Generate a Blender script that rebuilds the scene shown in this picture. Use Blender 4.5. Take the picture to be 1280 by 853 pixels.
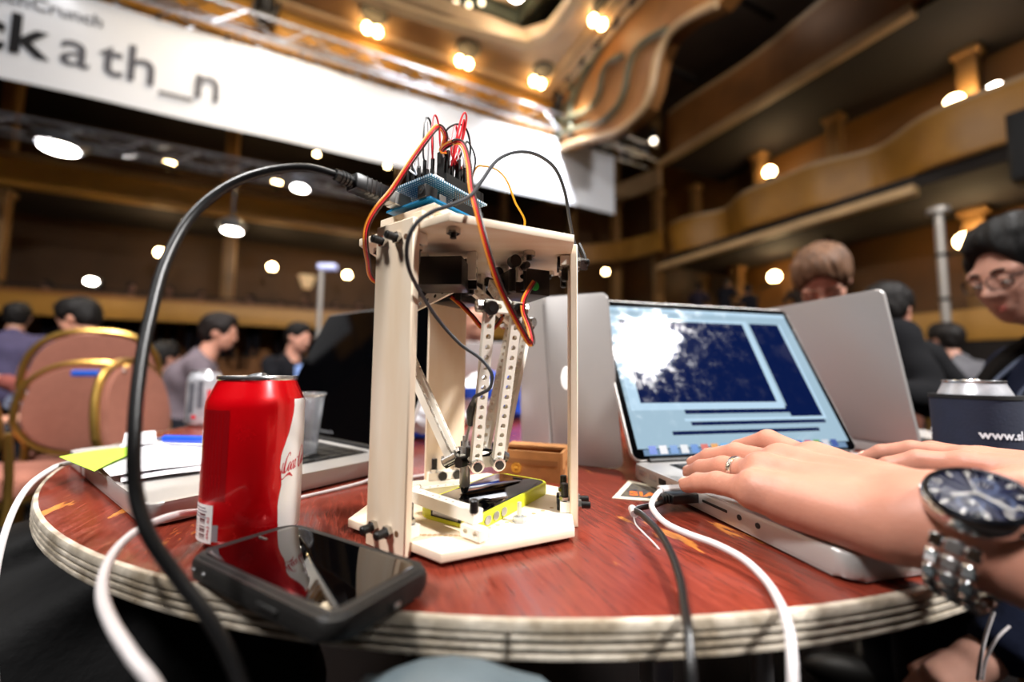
import bpy, bmesh, math, random
import numpy as np
from mathutils import Vector, Matrix

for o in list(bpy.data.objects):
    bpy.data.objects.remove(o)
SC = bpy.context.scene
COL = SC.collection
random.seed(7)

# ------------------------------------------------------------------ camera
TZ = 0.76                                   # table top height
CAMZ = TZ + 0.1274
FPX, PITCH, ROLL = 497.8, 0.076, 0.010
_f = Vector((0, math.cos(PITCH), math.sin(PITCH)))
_u0 = Vector((0, -math.sin(PITCH), math.cos(PITCH)))
_r0 = Vector((1, 0, 0))
CR = _r0 * math.cos(ROLL) + _u0 * math.sin(ROLL)
CU = _r0 * -math.sin(ROLL) + _u0 * math.cos(ROLL)
cam_d = bpy.data.cameras.new('camera')
cam_d.sensor_width = 36.0
cam_d.lens = FPX * 36.0 / 1280.0
cam_d.clip_start = 0.02
cam_d.dof.use_dof = True
cam_d.dof.focus_distance = 0.345
cam_d.dof.aperture_fstop = 2.0
cam = bpy.data.objects.new('camera', cam_d)
COL.objects.link(cam)
M = Matrix((CR, CU, -_f)).transposed().to_4x4()
cam.matrix_world = Matrix.Translation((0, 0, CAMZ)) @ M
SC.camera = cam

# ------------------------------------------------------------------ world, lights, exposure
w = bpy.data.worlds.new('world'); SC.world = w
w.use_nodes = True
w.node_tree.nodes['Background'].inputs[0].default_value = (1.0, 0.86, 0.70, 1)
w.node_tree.nodes['Background'].inputs[1].default_value = 0.02
SC.view_settings.view_transform = 'Standard'
SC.view_settings.look = 'None'
SC.view_settings.gamma = 1.0
SC.view_settings.use_curve_mapping = False
SC.view_settings.exposure = 0.18


def lamp(name, kind, loc, power, color=(1, 1, 1), size=0.3, target=None, spot=None, blend=0.6):
    d = bpy.data.lights.new(name, kind)
    d.energy = power
    d.color = color
    if kind == 'AREA':
        d.shape = 'DISK'; d.size = size
    elif kind in ('POINT', 'SPOT'):
        d.shadow_soft_size = size
    if kind == 'SPOT' and spot:
        d.spot_size = math.radians(spot); d.spot_blend = blend
    o = bpy.data.objects.new(name, d)
    COL.objects.link(o)
    o.location = loc
    if target is not None:
        dv = Vector(target) - Vector(loc)
        o.rotation_euler = dv.to_track_quat('-Z', 'Y').to_euler()
    return o


# room axes: u runs along the back balcony, v away from it
RA = math.radians(25.15)
RU = Vector((math.cos(RA), math.sin(RA), 0))
RV = Vector((-math.sin(RA), math.cos(RA), 0))


def R(u, v, h):
    return RU * u + RV * v + Vector((0, 0, h))


# stage wash lamp as key, then unseen lamps added as fill
lamp('stage_wash_or_fill_lamp', 'AREA', (4.6, -1.75, 6.0), 1010, (1.0, 0.975, 0.955), 0.9, (0.15, 0.45, TZ))
lamp('stage_wash_or_fill_lamp', 'AREA', (-3.2, -1.6, 6.4), 560, (1.0, 0.97, 0.95), 1.2, (0.0, 0.5, TZ))  # unseen soft fill added opposite the key lamp
lamp('house_fill_lamp', 'AREA', tuple(R(0.5, 1.5, 8.6)), 420, (1.0, 0.95, 0.89), 4.0, (0.2, 1.2, 0))  # large unseen fill standing in for the ceiling downlights
# unseen warm fill over the far half of the hall
lamp('house_fill_lamp', 'AREA', tuple(R(-1.0, 6.4, 7.6)), 170, (1.0, 0.80, 0.55), 2.5, tuple(R(-1, 7.5, 0)))
lamp('house_fill_lamp', 'POINT', tuple(R(8.0, 5.5, 9.9)), 35, (1.0, 0.85, 0.7), 0.3)  # unseen fill added to lift the dark ceiling by the upper gallery
# banner spots
for bu, bp in ((-1.35, 40), (-4.2, 16), (1.6, 14)):
    lamp('banner_spot', 'SPOT', tuple(R(bu, 7.55, 7.05)), bp, (0.97, 0.98, 1.0), 0.08, tuple(R(bu, 8.2, 5.9)), 120, 1.0)
lamp('banner_spot', 'SPOT', tuple(R(4.5, 6.6, 7.2)), 1300, (0.97, 0.98, 1.0), 0.08, tuple(R(4.6, 8.2, 5.7)), 105, 1.0)
lamp('banner_spot', 'SPOT', tuple(R(-1.3, 7.3, 7.1)), 70, (0.97, 0.98, 1.0), 0.06, tuple(R(-1.3, 8.2, 6.2)), 50, 1.0)
# ------------------------------------------------------------------ helpers
def lin(h):
    h = h.lstrip('#')
    out = []
    for i in (0, 2, 4):
        c = int(h[i:i + 2], 16) / 255
        out.append(c / 12.92 if c <= 0.04045 else ((c + 0.055) / 1.055) ** 2.4)
    return tuple(out)


def D(x, y, z=0.0):
    """desk point in millimetres (z over the table top) -> metres"""
    return Vector((x / 1000, y / 1000, TZ + z / 1000))


def PX(px, py, Y):
    """point in the direction of a pixel of the photograph at forward distance Y (metres)"""
    d = _f * FPX + CR * (px - 640) - CU * (py - 426.5)
    d = d / d.y * Y
    return Vector((d.x, d.y, d.z + CAMZ))


MATS = {}


def mat(name, col, rough=0.5, metal=0.0, spec=0.5, var=0.0, vscale=20.0, bump=0.0, bscale=60.0,
        col2=None, emit=None, estr=0.0, stretch=(1, 1, 1), coat=0.0, trans=0.0, alpha=1.0, sss=0.0, rvar=0.0):
    if name in MATS:
        return MATS[name]
    if isinstance(col, str): col = lin(col)
    if isinstance(col2, str): col2 = lin(col2)
    m = bpy.data.materials.new(name)
    m.use_nodes = True
    nt = m.node_tree; N = nt.nodes; L = nt.links
    b = N['Principled BSDF']
    b.inputs['Base Color'].default_value = (*col, 1)
    b.inputs['Roughness'].default_value = rough
    b.inputs['Metallic'].default_value = metal
    b.inputs['Specular IOR Level'].default_value = spec
    b.inputs['Coat Weight'].default_value = coat
    b.inputs['Coat Roughness'].default_value = 0.05
    b.inputs['Transmission Weight'].default_value = trans
    b.inputs['Alpha'].default_value = alpha
    if sss:
        b.inputs['Subsurface Weight'].default_value = sss
        b.inputs['Subsurface Radius'].default_value = (0.006, 0.0025, 0.0015)
        b.inputs['Subsurface Scale'].default_value = 1.0
    if emit is not None:
        if isinstance(emit, str): emit = lin(emit)
        b.inputs['Emission Color'].default_value = (*emit, 1)
        b.inputs['Emission Strength'].default_value = estr
        m.cycles.emission_sampling = 'NONE'
    if var or bump or rvar or col2 is not None:
        tc = N.new('ShaderNodeTexCoord')
        mp = N.new('ShaderNodeMapping'); mp.inputs['Scale'].default_value = stretch
        L.new(tc.outputs['Object'], mp.inputs['Vector'])
    if var or col2 is not None or rvar:
        nz = N.new('ShaderNodeTexNoise'); nz.inputs['Scale'].default_value = vscale
        nz.inputs['Detail'].default_value = 6
        L.new(mp.outputs[0], nz.inputs['Vector'])
        if var or col2 is not None:
            rp = N.new('ShaderNodeValToRGB')
            a = col; c2 = col2 if col2 is not None else tuple(max(0, x * (1 - var)) for x in col)
            rp.color_ramp.elements[0].position = 0.35; rp.color_ramp.elements[1].position = 0.68
            rp.color_ramp.elements[0].color = (*c2, 1); rp.color_ramp.elements[1].color = (*a, 1)
            L.new(nz.outputs['Fac'], rp.inputs['Fac']); L.new(rp.outputs['Color'], b.inputs['Base Color'])
        if rvar:
            mr = N.new('ShaderNodeMapRange')
            mr.inputs['From Min'].default_value = 0.3; mr.inputs['From Max'].default_value = 0.7
            mr.inputs['To Min'].default_value = max(0.02, rough - rvar); mr.inputs['To Max'].default_value = min(1, rough + rvar)
            L.new(nz.outputs['Fac'], mr.inputs['Value']); L.new(mr.outputs[0], b.inputs['Roughness'])
    if bump:
        nb = N.new('ShaderNodeTexNoise'); nb.inputs['Scale'].default_value = bscale; nb.inputs['Detail'].default_value = 5
        L.new(mp.outputs[0], nb.inputs['Vector'])
        bp = N.new('ShaderNodeBump'); bp.inputs['Strength'].default_value = bump; bp.inputs['Distance'].default_value = 0.002
        L.new(nb.outputs['Fac'], bp.inputs['Height']); L.new(bp.outputs['Normal'], b.inputs['Normal'])
    MATS[name] = m
    return m


class Frame:
    """local frame of a thing: its Empty and inverse matrix for parts given in world space"""
    pass


FRAMES = {}


def props(o, label=None, cat=None, group=None, kind=None):
    if label: o['label'] = label
    if cat: o['category'] = cat
    if group: o['group'] = group
    if kind: o['kind'] = kind
    return o


def thing(name, label, cat, loc=(0, 0, 0), rz=0.0, group=None, kind=None):
    o = bpy.data.objects.new(name, None)
    COL.objects.link(o)
    o.empty_display_size = 0.02
    o.location = loc; o.rotation_euler = (0, 0, rz)
    FRAMES[o.name] = (Matrix.Translation(Vector(loc)) @ Matrix.Rotation(rz, 4, 'Z')).inverted()
    return props(o, label, cat, group, kind)


def copy_tree(o, parent=None, loc=None, rz=None):
    c = o.copy(); COL.objects.link(c)
    if parent is not None: c.parent = parent
    if loc is not None: c.location = loc
    if rz is not None: c.rotation_euler = (0, 0, rz)
    for ch in list(o.children):
        copy_tree(ch, c)
    return c


class MB:
    def __init__(s):
        s.bm = bmesh.new()

    def box(s, size, loc=(0, 0, 0), rot=None, bevel=0.0, seg=2):
        m = (rot.to_4x4() if rot is not None else Matrix.Identity(4))
        m = Matrix.Translation(Vector(loc)) @ m @ Matrix.Diagonal((size[0], size[1], size[2], 1))
        r = bmesh.ops.create_cube(s.bm, size=1.0, matrix=m)
        if bevel > 0:
            es = list({e for v in r['verts'] for e in v.link_edges})
            bmesh.ops.bevel(s.bm, geom=es, offset=bevel, segments=seg, profile=0.5, affect='EDGES')
        return s

    def cyl(s, p0, p1, r0, r1=None, seg=16, cap=True):
        p0 = Vector(p0); p1 = Vector(p1); r1 = r0 if r1 is None else r1
        d = p1 - p0
        q = d.to_track_quat('Z', 'Y').to_matrix()
        a, b = [], []
        for i in range(seg):
            t = 2 * math.pi * i / seg
            e = q @ Vector((math.cos(t), math.sin(t), 0))
            a.append(s.bm.verts.new(p0 + e * r0)); b.append(s.bm.verts.new(p1 + e * r1))
        for i in range(seg):
            j = (i + 1) % seg
            s.bm.faces.new((a[i], a[j], b[j], b[i]))
        if cap:
            s.bm.faces.new(a[::-1]); s.bm.faces.new(b)
        return s

    def lathe(s, prof, seg=32, loc=(0, 0, 0), rot=None, a0=0.0, a1=2 * math.pi):
        full = abs(a1 - a0 - 2 * math.pi) < 1e-6
        n = seg if full else seg + 1
        loc = Vector(loc); rings = []
        for i in range(n):
            t = a0 + (a1 - a0) * i / seg
            ring = []
            for (r, z) in prof:
                p = Vector((r * math.cos(t), r * math.sin(t), z))
                if rot is not None: p = rot @ p
                ring.append(s.bm.verts.new(loc + p))
            rings.append(ring)
        m = len(prof)
        for i in range(seg):
            A, B = rings[i], rings[(i + 1) % n]
            for k in range(m - 1):
                if prof[k][0] < 1e-9 and prof[k + 1][0] < 1e-9: continue
                try:
                    if prof[k][0] < 1e-9: s.bm.faces.new((A[k], B[k + 1], A[k + 1]))
                    elif prof[k + 1][0] < 1e-9: s.bm.faces.new((A[k], B[k], A[k + 1]))
                    else: s.bm.faces.new((A[k], B[k], B[k + 1], A[k + 1]))
                except ValueError:
                    pass
        return s

    def tube(s, pts, r, seg=8, smooth=6, cap=True, rad=None):
        if smooth: pts, rad = spline(pts, smooth, rad)
        n = len(pts); rings = []
        prev = None
        for i, p in enumerate(pts):
            p = Vector(p)
            t = (Vector(pts[min(i + 1, n - 1)]) - Vector(pts[max(i - 1, 0)])).normalized()
            if prev is None:
                a = t.orthogonal().normalized()
            else:
                a = (prev - t * prev.dot(t)).normalized()
            prev = a; b = t.cross(a)
            rr = rad[i] if rad is not None else r
            rings.append([s.bm.verts.new(p + (a * math.cos(2 * math.pi * k / seg) + b * math.sin(2 * math.pi * k / seg)) * rr) for k in range(seg)])
        for i in range(n - 1):
            for k in range(seg):
                j = (k + 1) % seg
                s.bm.faces.new((rings[i][k], rings[i][j], rings[i + 1][j], rings[i + 1][k]))
        if cap:
            s.bm.faces.new(rings[0][::-1]); s.bm.faces.new(rings[-1])
        return s

    def prism(s, pts, z0, z1, mtx=None, bevel=0.0):
        """polygon pts (x, y) extruded from z0 to z1"""
        mtx = mtx if mtx is not None else Matrix.Identity(4)
        a = [s.bm.verts.new(mtx @ Vector((x, y, z0))) for x, y in pts]
        b = [s.bm.verts.new(mtx @ Vector((x, y, z1))) for x, y in pts]
        n = len(pts)
        fs = [s.bm.faces.new(a[::-1]), s.bm.faces.new(b)]
        for i in range(n):
            j = (i + 1) % n
            fs.append(s.bm.faces.new((a[i], a[j], b[j], b[i])))
        if bevel > 0:
            es = [e for f in fs[:2] for e in f.edges]
            bmesh.ops.bevel(s.bm, geom=list(set(es)), offset=bevel, segments=2, profile=0.5, affect='EDGES')
        return s

    def ball(s, c, r, seg=12, scale=(1, 1, 1), rot=None):
        m = Matrix.Translation(Vector(c)) @ (rot.to_4x4() if rot is not None else Matrix.Identity(4)) @ Matrix.Diagonal((r * scale[0], r * scale[1], r * scale[2], 1))
        bmesh.ops.create_uvsphere(s.bm, u_segments=seg, v_segments=max(6, seg // 2 + 2), radius=1.0, matrix=m)
        return s

    def quad(s, *p):
        s.bm.faces.new([s.bm.verts.new(Vector(q)) for q in p]); return s

    def sweep(s, path, prof, up=Vector((0, 0, 1)), closed=False):
        """profile (side, up) swept along a horizontal path"""
        rings = []
        n = len(path)
        for i, p in enumerate(path):
            p = Vector(p)
            t = (Vector(path[min(i + 1, n - 1)]) - Vector(path[max(i - 1, 0)]))
            t.z = 0; t.normalize()
            sd = Vector((t.y, -t.x, 0))
            rings.append([s.bm.verts.new(p + sd * a + up * b) for a, b in prof])
        m = len(prof)
        for i in range(n - 1):
            for k in range(m):
                j = (k + 1) % m
                s.bm.faces.new((rings[i][k], rings[i][j], rings[i + 1][j], rings[i + 1][k]))
        s.bm.faces.new(rings[0]); s.bm.faces.new(rings[-1][::-1])
        return s

    def perfbar(s, p0, p1, facing, width=8, thick=4, pitch=8, hole=2.4, seg=12):
        """beam with a row of round holes, all in metres"""
        p0 = Vector(p0); p1 = Vector(p1)
        x = (p1 - p0); Ln = x.length; x.normalize()
        z = (Vector(facing) - x * Vector(facing).dot(x)).normalized(); y = z.cross(x)
        n = max(1, round(Ln / pitch)); pt = Ln / n
        q = seg // 4
        for c in range(n):
            cx = (c + 0.5) * pt
            out, inn = [], []
            for k in range(seg):
                t = 2 * math.pi * (k + 0.5) / seg
                cc, ss = math.cos(t), math.sin(t)
                sc = 1 / max(abs(cc), abs(ss))
                out.append((cx + cc * sc * pt / 2, ss * sc * width / 2)); inn.append((cx + cc * hole, ss * hole))
            vo = [[s.bm.verts.new(p0 + x * a + y * b + z * h) for a, b in out] for h in (-thick / 2, thick / 2)]
            vi = [[s.bm.verts.new(p0 + x * a + y * b + z * h) for a, b in inn] for h in (-thick / 2, thick / 2)]
            for k in range(seg):
                j = (k + 1) % seg
                s.bm.faces.new((vo[1][k], vo[1][j], vi[1][j], vi[1][k]))
                s.bm.faces.new((vo[0][j], vo[0][k], vi[0][k], vi[0][j]))
                s.bm.faces.new((vi[1][k], vi[1][j], vi[0][j], vi[0][k]))
                yk = (abs(out[k][1]) > width / 2 - 1e-7 and abs(out[j][1]) > width / 2 - 1e-7)
                if yk or True:
                    s.bm.faces.new((vo[0][k], vo[0][j], vo[1][j], vo[1][k]))
        return s

    def make(s, name, material, parent=None, smooth=40, local=False, kind=None, label=None):
        if parent is not None and not local:
            root = parent
            while root.name not in FRAMES and root.parent is not None: root = root.parent
            s.bm.transform(FRAMES[root.name])
        bmesh.ops.recalc_face_normals(s.bm, faces=s.bm.faces)
        me = bpy.data.meshes.new(name)
        s.bm.to_mesh(me); s.bm.free()
        return mesh_obj(name, me, material, parent, smooth, kind, label)


def mesh_obj(name, me, material, parent=None, smooth=40, kind=None, label=None):
    if smooth:
        me.polygons.foreach_set('use_smooth', [True] * len(me.polygons))
        if smooth < 180: me.set_sharp_from_angle(angle=math.radians(smooth))
    if material is not None: me.materials.append(material)
    o = bpy.data.objects.new(name, me)
    COL.objects.link(o)
    if parent is not None: o.parent = parent
    if kind: o['kind'] = kind
    if label: o['label'] = label
    return o


def spline(pts, k=6, rad=None):
    P = [Vector(p) for p in pts]
    out, ro = [], []
    n = len(P)
    for i in range(n - 1):
        a = P[max(i - 1, 0)]; b = P[i]; c = P[i + 1]; d = P[min(i + 2, n - 1)]
        for j in range(k):
            t = j / k
            out.append(0.5 * ((2 * b) + (c - a) * t + (2 * a - 5 * b + 4 * c - d) * t * t + (3 * b - a - 3 * c + d) * t ** 3))
            if rad is not None: ro.append(rad[i] * (1 - t) + rad[i + 1] * t)
    out.append(P[-1])
    if rad is not None: ro.append(rad[-1])
    return out, (ro if rad is not None else None)


def part(name, material, parent, mb, **k):
    return mb.make(name, material, parent, **k)


def clone(o, name, parent, loc=None):
    c = bpy.data.objects.new(name, o.data)
    COL.objects.link(c); c.parent = parent
    if loc is not None: c.location = loc
    return c


def rotz(a):
    return Matrix.Rotation(a, 3, 'Z')


def basis(x, y, z):
    return Matrix((Vector(x), Vector(y), Vector(z))).transposed()


def text_mesh(s, size, bold=0.0, extrude=0.0005, shear=0.0):
    cu = bpy.data.curves.new('lettering', 'FONT')
    cu.body = s; cu.size = size; cu.extrude = extrude; cu.offset = bold; cu.shear = shear
    cu.resolution_u = 4
    o = bpy.data.objects.new('lettering', cu)
    COL.objects.link(o)
    dg = bpy.context.evaluated_depsgraph_get()
    me = bpy.data.meshes.new_from_object(o.evaluated_get(dg))
    bpy.data.objects.remove(o); bpy.data.curves.remove(cu)
    return me


def lettering(s, size, M4, material, parent, bold=0.0, extrude=0.0005, align=0.0, name='lettering', warp=None):
    me = text_mesh(s, size, bold, extrude)
    xs = [v.co.x for v in me.vertices]
    wd = (max(xs) - min(xs)) if xs else 0
    root = parent
    while root is not None and root.name not in FRAMES and root.parent is not None: root = root.parent
    inv = FRAMES[root.name] if root is not None and root.name in FRAMES else Matrix.Identity(4)
    for v in me.vertices:
        p = v.co.copy(); p.x -= align * wd
        v.co = inv @ (warp(p) if warp else (M4 @ p))
    me.materials.clear()
    return mesh_obj(name, me, material, parent, smooth=0), wd
# ------------------------------------------------------------------ the hall
ROOMROT = Matrix.Rotation(RA, 3, 'Z')


def rbox(mb, u0, u1, v0, v1, h0, h1, bevel=0.0):
    return mb.box((u1 - u0, v1 - v0, h1 - h0), R((u0 + u1) / 2, (v0 + v1) / 2, (h0 + h1) / 2), ROOMROT, bevel)


def rhit(px, py, u=None, v=None, h=None):
    d = PX(px, py, 1.0) - Vector((0, 0, CAMZ))
    du, dv = d.dot(RU), d.dot(RV)
    k = u / du if u is not None else (v / dv if v is not None else (h - CAMZ) / d.z)
    return R(du * k, dv * k, CAMZ + d.z * k)


m_carpet = mat('dark_carpet', '#110c0b', 0.95, spec=.1, var=0.5, vscale=3, bump=0.3, bscale=200)
m_brown = mat('brown_wall_paint', '#4a3016', 0.75, var=0.35, vscale=0.8, bump=0.1, bscale=20)
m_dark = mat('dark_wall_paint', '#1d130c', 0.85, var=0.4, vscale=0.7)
m_gold = mat('gold_plaster', '#a87426', 0.5, var=0.35, vscale=1.2, bump=0.15, bscale=12)
m_tan = mat('tan_plaster', '#b08f68', 0.5, var=0.25, vscale=1.5, bump=0.1, bscale=14)
m_ochre = mat('ochre_fascia_paint', '#b58236', 0.5, var=0.2, vscale=0.9, bump=0.05, bscale=10)
m_cream = mat('cream_moulding_paint', '#c4a071', 0.55, var=0.2, vscale=2)
m_olive = mat('olive_green_moulding', '#4c4a33', 0.6, var=0.3, vscale=3)
m_orange = mat('orange_panel_paint', '#8f5c2a', 0.55, var=0.3, vscale=1.5)
m_greyceil = mat('grey_ceiling_paint', '#5a4d45', 0.8, var=0.2, vscale=1)


def struct(name, material, mb, parent=None, smooth=30, label=None):
    o = mb.make(name, material, parent, smooth=smooth, local=True)
    if parent is None: o['kind'] = 'structure'
    if label: o['label'] = label
    return o


floor_o = struct('floor', m_carpet, rbox(MB(), -15, 14, -13, 15, -0.1, 0), label='dark carpeted ballroom floor')
wall_back = struct('wall_back', m_brown, rbox(MB(), -15, 14, 14.2, 14.5, 0, 11), label='dark brown rear wall behind the balconies')
wall_right = struct('wall_right', m_brown, rbox(MB(), 12.4, 12.7, -13, 14.2, 0, 11), label='brown side wall behind the side galleries')
struct('wall_left', m_brown, rbox(MB(), -15.3, -15, -13, 14.5, 0, 11))
struct('wall_front', m_brown, rbox(MB(), -15, 14, -13.3, -13, 0, 11))
ceiling = struct('ceiling', m_greyceil, rbox(MB(), -15, 14, -13, 14.5, 10.9, 11.1), label='high grey ballroom ceiling')

# back balconies -------------------------------------------------
b1 = struct('trim_1', m_ochre, rbox(MB(), -14, 8.6, 11.95, 12.1, 1.98, 2.5, 0.02), label='ochre fascia of the lower rear balcony')
struct('balcony_slab', m_dark, rbox(MB(), -14, 8.6, 12.1, 14.2, 2.0, 2.15), b1)
struct('rail', m_dark, rbox(MB(), -14, 8.6, 12.0, 12.05, 2.62, 2.66), b1)
for i in range(30):
    struct('rail_post', m_dark, rbox(MB(), -13.8 + i * .76, -13.77 + i * .76, 12.0, 12.05, 2.5, 2.63), b1, smooth=0)
struct('cornice', m_orange, rbox(MB(), -14, 8.6, 11.9, 12.0, 2.46, 2.53), b1)
b2 = struct('trim_2', m_ochre, rbox(MB(), -14, 7.2, 11.95, 12.1, 4.72, 5.42, 0.02), label='ochre fascia of the upper rear balcony')
struct('balcony_slab', m_dark, rbox(MB(), -14, 7.2, 12.1, 14.2, 4.75, 4.95), b2)
struct('cornice', m_tan, rbox(MB(), -14, 7.2, 11.88, 12.0, 5.34, 5.44), b2)
struct('lower_moulding', m_gold, rbox(MB(), -14, 7.2, 11.9, 12.0, 4.72, 4.8), b2)
b3 = struct('trim_3', m_dark, rbox(MB(), -14, 7.2, 11.6, 12.1, 7.4, 9.6), label='dark front of the top rear balcony')
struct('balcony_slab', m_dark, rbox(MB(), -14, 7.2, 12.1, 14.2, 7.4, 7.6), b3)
# low orange brown wainscot under the lower balcony
struct('trim_4', mat('orange_brown_wall', '#a5672b', 0.6, var=0.4, vscale=0.6), rbox(MB(), -14, 12.4, 14.0, 14.2, 0, 2.0), label='orange brown wainscot under the lower rear balcony')
# corner link between back and side galleries
arc = [R(7.0 + 2.6 * math.sin(t * math.pi / 16), 12.0 - 2.8 * (1 - math.cos(t * math.pi / 16)), 0) for t in range(0, 9)]
struct('trim_5', m_gold, MB().sweep([p + Vector((0, 0, 5.1)) for p in arc], [(0, -.34), (0.14, -.34), (0.18, .3), (0.0, .38)]), label='curved gold balcony front in the corner of the hall')
struct('trim_6', m_tan, MB().sweep([p + Vector((0, 0, 7.2)) for p in arc], [(0, -.3), (0.14, -.3), (0.18, .3), (0.0, .38)]), label='curved tan upper balcony front in the corner of the hall')

# columns --------------------------------------------------------
m_col = mat('tan_column_paint', '#8a6436', 0.55, var=0.3, vscale=2)


def column(u, v, h0, h1, wd, label, m=m_col):
    t = thing('column', label, 'column', R(u, v, h0), RA, 'columns of the ballroom', 'structure')
    h = h1 - h0
    MB().box((wd, wd, h), (0, 0, h / 2), None, wd * .12).make('shaft', m, t, local=True)
    MB().box((wd * 1.35, wd * 1.35, .12), (0, 0, .06), None, .02).make('base', m, t, local=True)
    MB().box((wd * 1.35, wd * 1.35, .14), (0, 0, h - .07), None, .02).make('capital', m, t, local=True)
    return t


for (cu_, h0, h1) in ((-2.35, 2.5, 4.72), (-6.5, 2.5, 4.72), (1.9, 2.5, 4.72), (5.4, 2.5, 4.72)):
    column(cu_, 12.35, h0, h1, .26, 'square tan column between the rear balconies')
for cu_ in (-2.43, -6.5, 1.9, 5.4):
    column(cu_, 12.35, 5.42, 7.4, .26, 'square tan column over the upper rear balcony front')
for cu_, cv in ((8.4, 12.6), (9.7, 11.6), (10.6, 10.4)):
    column(cu_, cv, 0, 7.3, .3, 'slim tan column in the dark corner of the hall')
    column(cu_, cv, 7.3, 10.9, .3, 'slim tan column in the dark corner near the ceiling')

# side galleries -------------------------------------------------
def wave(v):
    return 9.55 + 0.22 * math.sin(v * 1.9 + 0.4) + 0.10 * math.sin(v * 3.7)


vs = [9.2 - i * 0.16 for i in range(64)]
lowp = []
for v in vs:
    u = wave(v)
    if v > 8.6: u += (v - 8.6) ** 2 * 3.2
    lowp.append(R(u, v, 0))
g1 = struct('trim_7', m_gold, MB().sweep([p + Vector((0, 0, 4.55)) for p in lowp], [(0, 0), (.06, -.06), (-.12, .0), (-.10, .72), (-.02, .80), (.12, .80), (.14, .72)]), label='wavy gold parapet of the lower side gallery')
struct('handrail', m_tan, MB().sweep([p + Vector((0, 0, 5.36)) for p in lowp], [(-.1, 0), (.1, 0), (.1, .08), (-.1, .08)]), g1)
ledge = [R(9.35, 9.15 - i * .5, 4.15) for i in range(13)]
struct('trim_8', m_cream, MB().sweep(ledge, [(-.12, -.06), (.1, -.06), (.1, .1), (-.12, .1)]), label='pale straight ledge under the lower side gallery')
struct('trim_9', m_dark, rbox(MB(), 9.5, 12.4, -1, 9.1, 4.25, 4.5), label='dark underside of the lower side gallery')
upp = []
for v in vs:
    u = 9.45 + 0.1 * math.sin(v * 1.3)
    if v > 8.5: u += (v - 8.5) ** 2 * 2.2
    upp.append(R(u, v, 0))
g2 = struct('trim_10', m_orange, MB().sweep([p + Vector((0, 0, 7.6)) for p in upp], [(0, 0), (-.1, 0), (-.16, .5), (-.05, 1.15), (.1, 1.2), (.14, 1.1)]), label='orange tan parapet of the upper side gallery')
struct('handrail', m_tan, MB().sweep([p + Vector((0, 0, 8.8)) for p in upp], [(-.12, 0), (.1, 0), (.1, .12), (-.12, .12)]), g2)
ledge2 = [R(9.3, 9.0 - i * .5, 7.42) for i in range(13)]
struct('trim_11', m_cream, MB().sweep(ledge2, [(-.12, -.07), (.1, -.07), (.1, .1), (-.12, .1)]), label='pale straight ledge under the upper side gallery')
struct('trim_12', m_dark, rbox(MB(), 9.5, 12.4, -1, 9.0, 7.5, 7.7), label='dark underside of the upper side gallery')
struct('trim_13', mat('brown_gold_gallery_wall', '#6a4416', 0.5, var=0.4, vscale=0.9), rbox(MB(), 12.2, 12.4, -4, 12, 0, 10.8), label='brown gold side wall behind the galleries')  # mottled brown gold paint over the side wall
struct('trim_14', m_ochre, rbox(MB(), 11.0, 11.2, -3, 11, 1.55, 2.15, .02), label='ochre low parapet under the side galleries')
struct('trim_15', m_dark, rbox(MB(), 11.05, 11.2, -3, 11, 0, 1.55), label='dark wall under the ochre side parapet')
for cv in (3.0, 5.35, 7.3, 9.6):
    column(11.6, cv, 4.5, 7.5, .3, 'square tan column on the lower side gallery')
for cv in (3.1, 6.2, 8.2, 9.4):
    column(11.7, cv, 1.6, 4.25, .32, 'square tan column under the lower side gallery')

# ceiling ring, frieze and arches ----------------------------------
H0 = 7.9
ring_pts = [(-9, 8.42), (5.05, 8.42), (5.05, -3), (4.0, -3), (4.0, 6.7), (3.55, 7.15), (-9, 7.55)]
mb = MB(); mb.prism([(R(u, v, 0).x, R(u, v, 0).y) for u, v in ring_pts], H0, H0 + .3)
ring = struct('trim_16', m_tan, mb, label='tan plaster ceiling soffit with downlights')
inner = [R(-9, 7.5, H0), R(0, 7.5, H0), R(3.3, 7.18, H0), R(3.72, 6.98, H0), R(3.95, 6.5, H0), R(3.98, 5, H0), R(3.98, -3, H0)]
ip, _ = spline(inner, 5)
struct('moulding', m_cream, MB().sweep(ip, [(-.08, -.12), (.1, -.08), (.12, .1), (-.08, .1)]), ring)
struct('moulding', m_cream, MB().sweep([R(-9, 8.3, H0), R(4.9, 8.3, H0)], [(-.06, -.12), (.08, -.1), (.08, .05), (-.06, .05)]), ring)
for k, du in enumerate((4.62, 4.8, 5.0)):
    struct('moulding', m_cream, MB().sweep([R(du, 8.35, H0), R(du, -3, H0)], [(-.05, -.1 - .02 * k), (.05, -.1), (.05, .05), (-.05, .05)]), ring)
for i in range(9):
    struct('bracket', m_dark, rbox(MB(), 4.86, 4.96, 8.0 - i * .55, 8.16 - i * .55, H0 - .14, H0 - .02), ring)
frieze = struct('trim_17', m_gold, rbox(MB(), -9, 5.05, 8.42, 8.62, 6.2, H0), label='gold frieze wall over the banner')
struct('moulding', m_gold, MB().sweep([R(-9, 8.4, 7.0), R(5.0, 8.4, 7.0)], [(-.05, -.08), (.08, -.08), (.1, .06), (-.05, .08)]), frieze)
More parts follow.
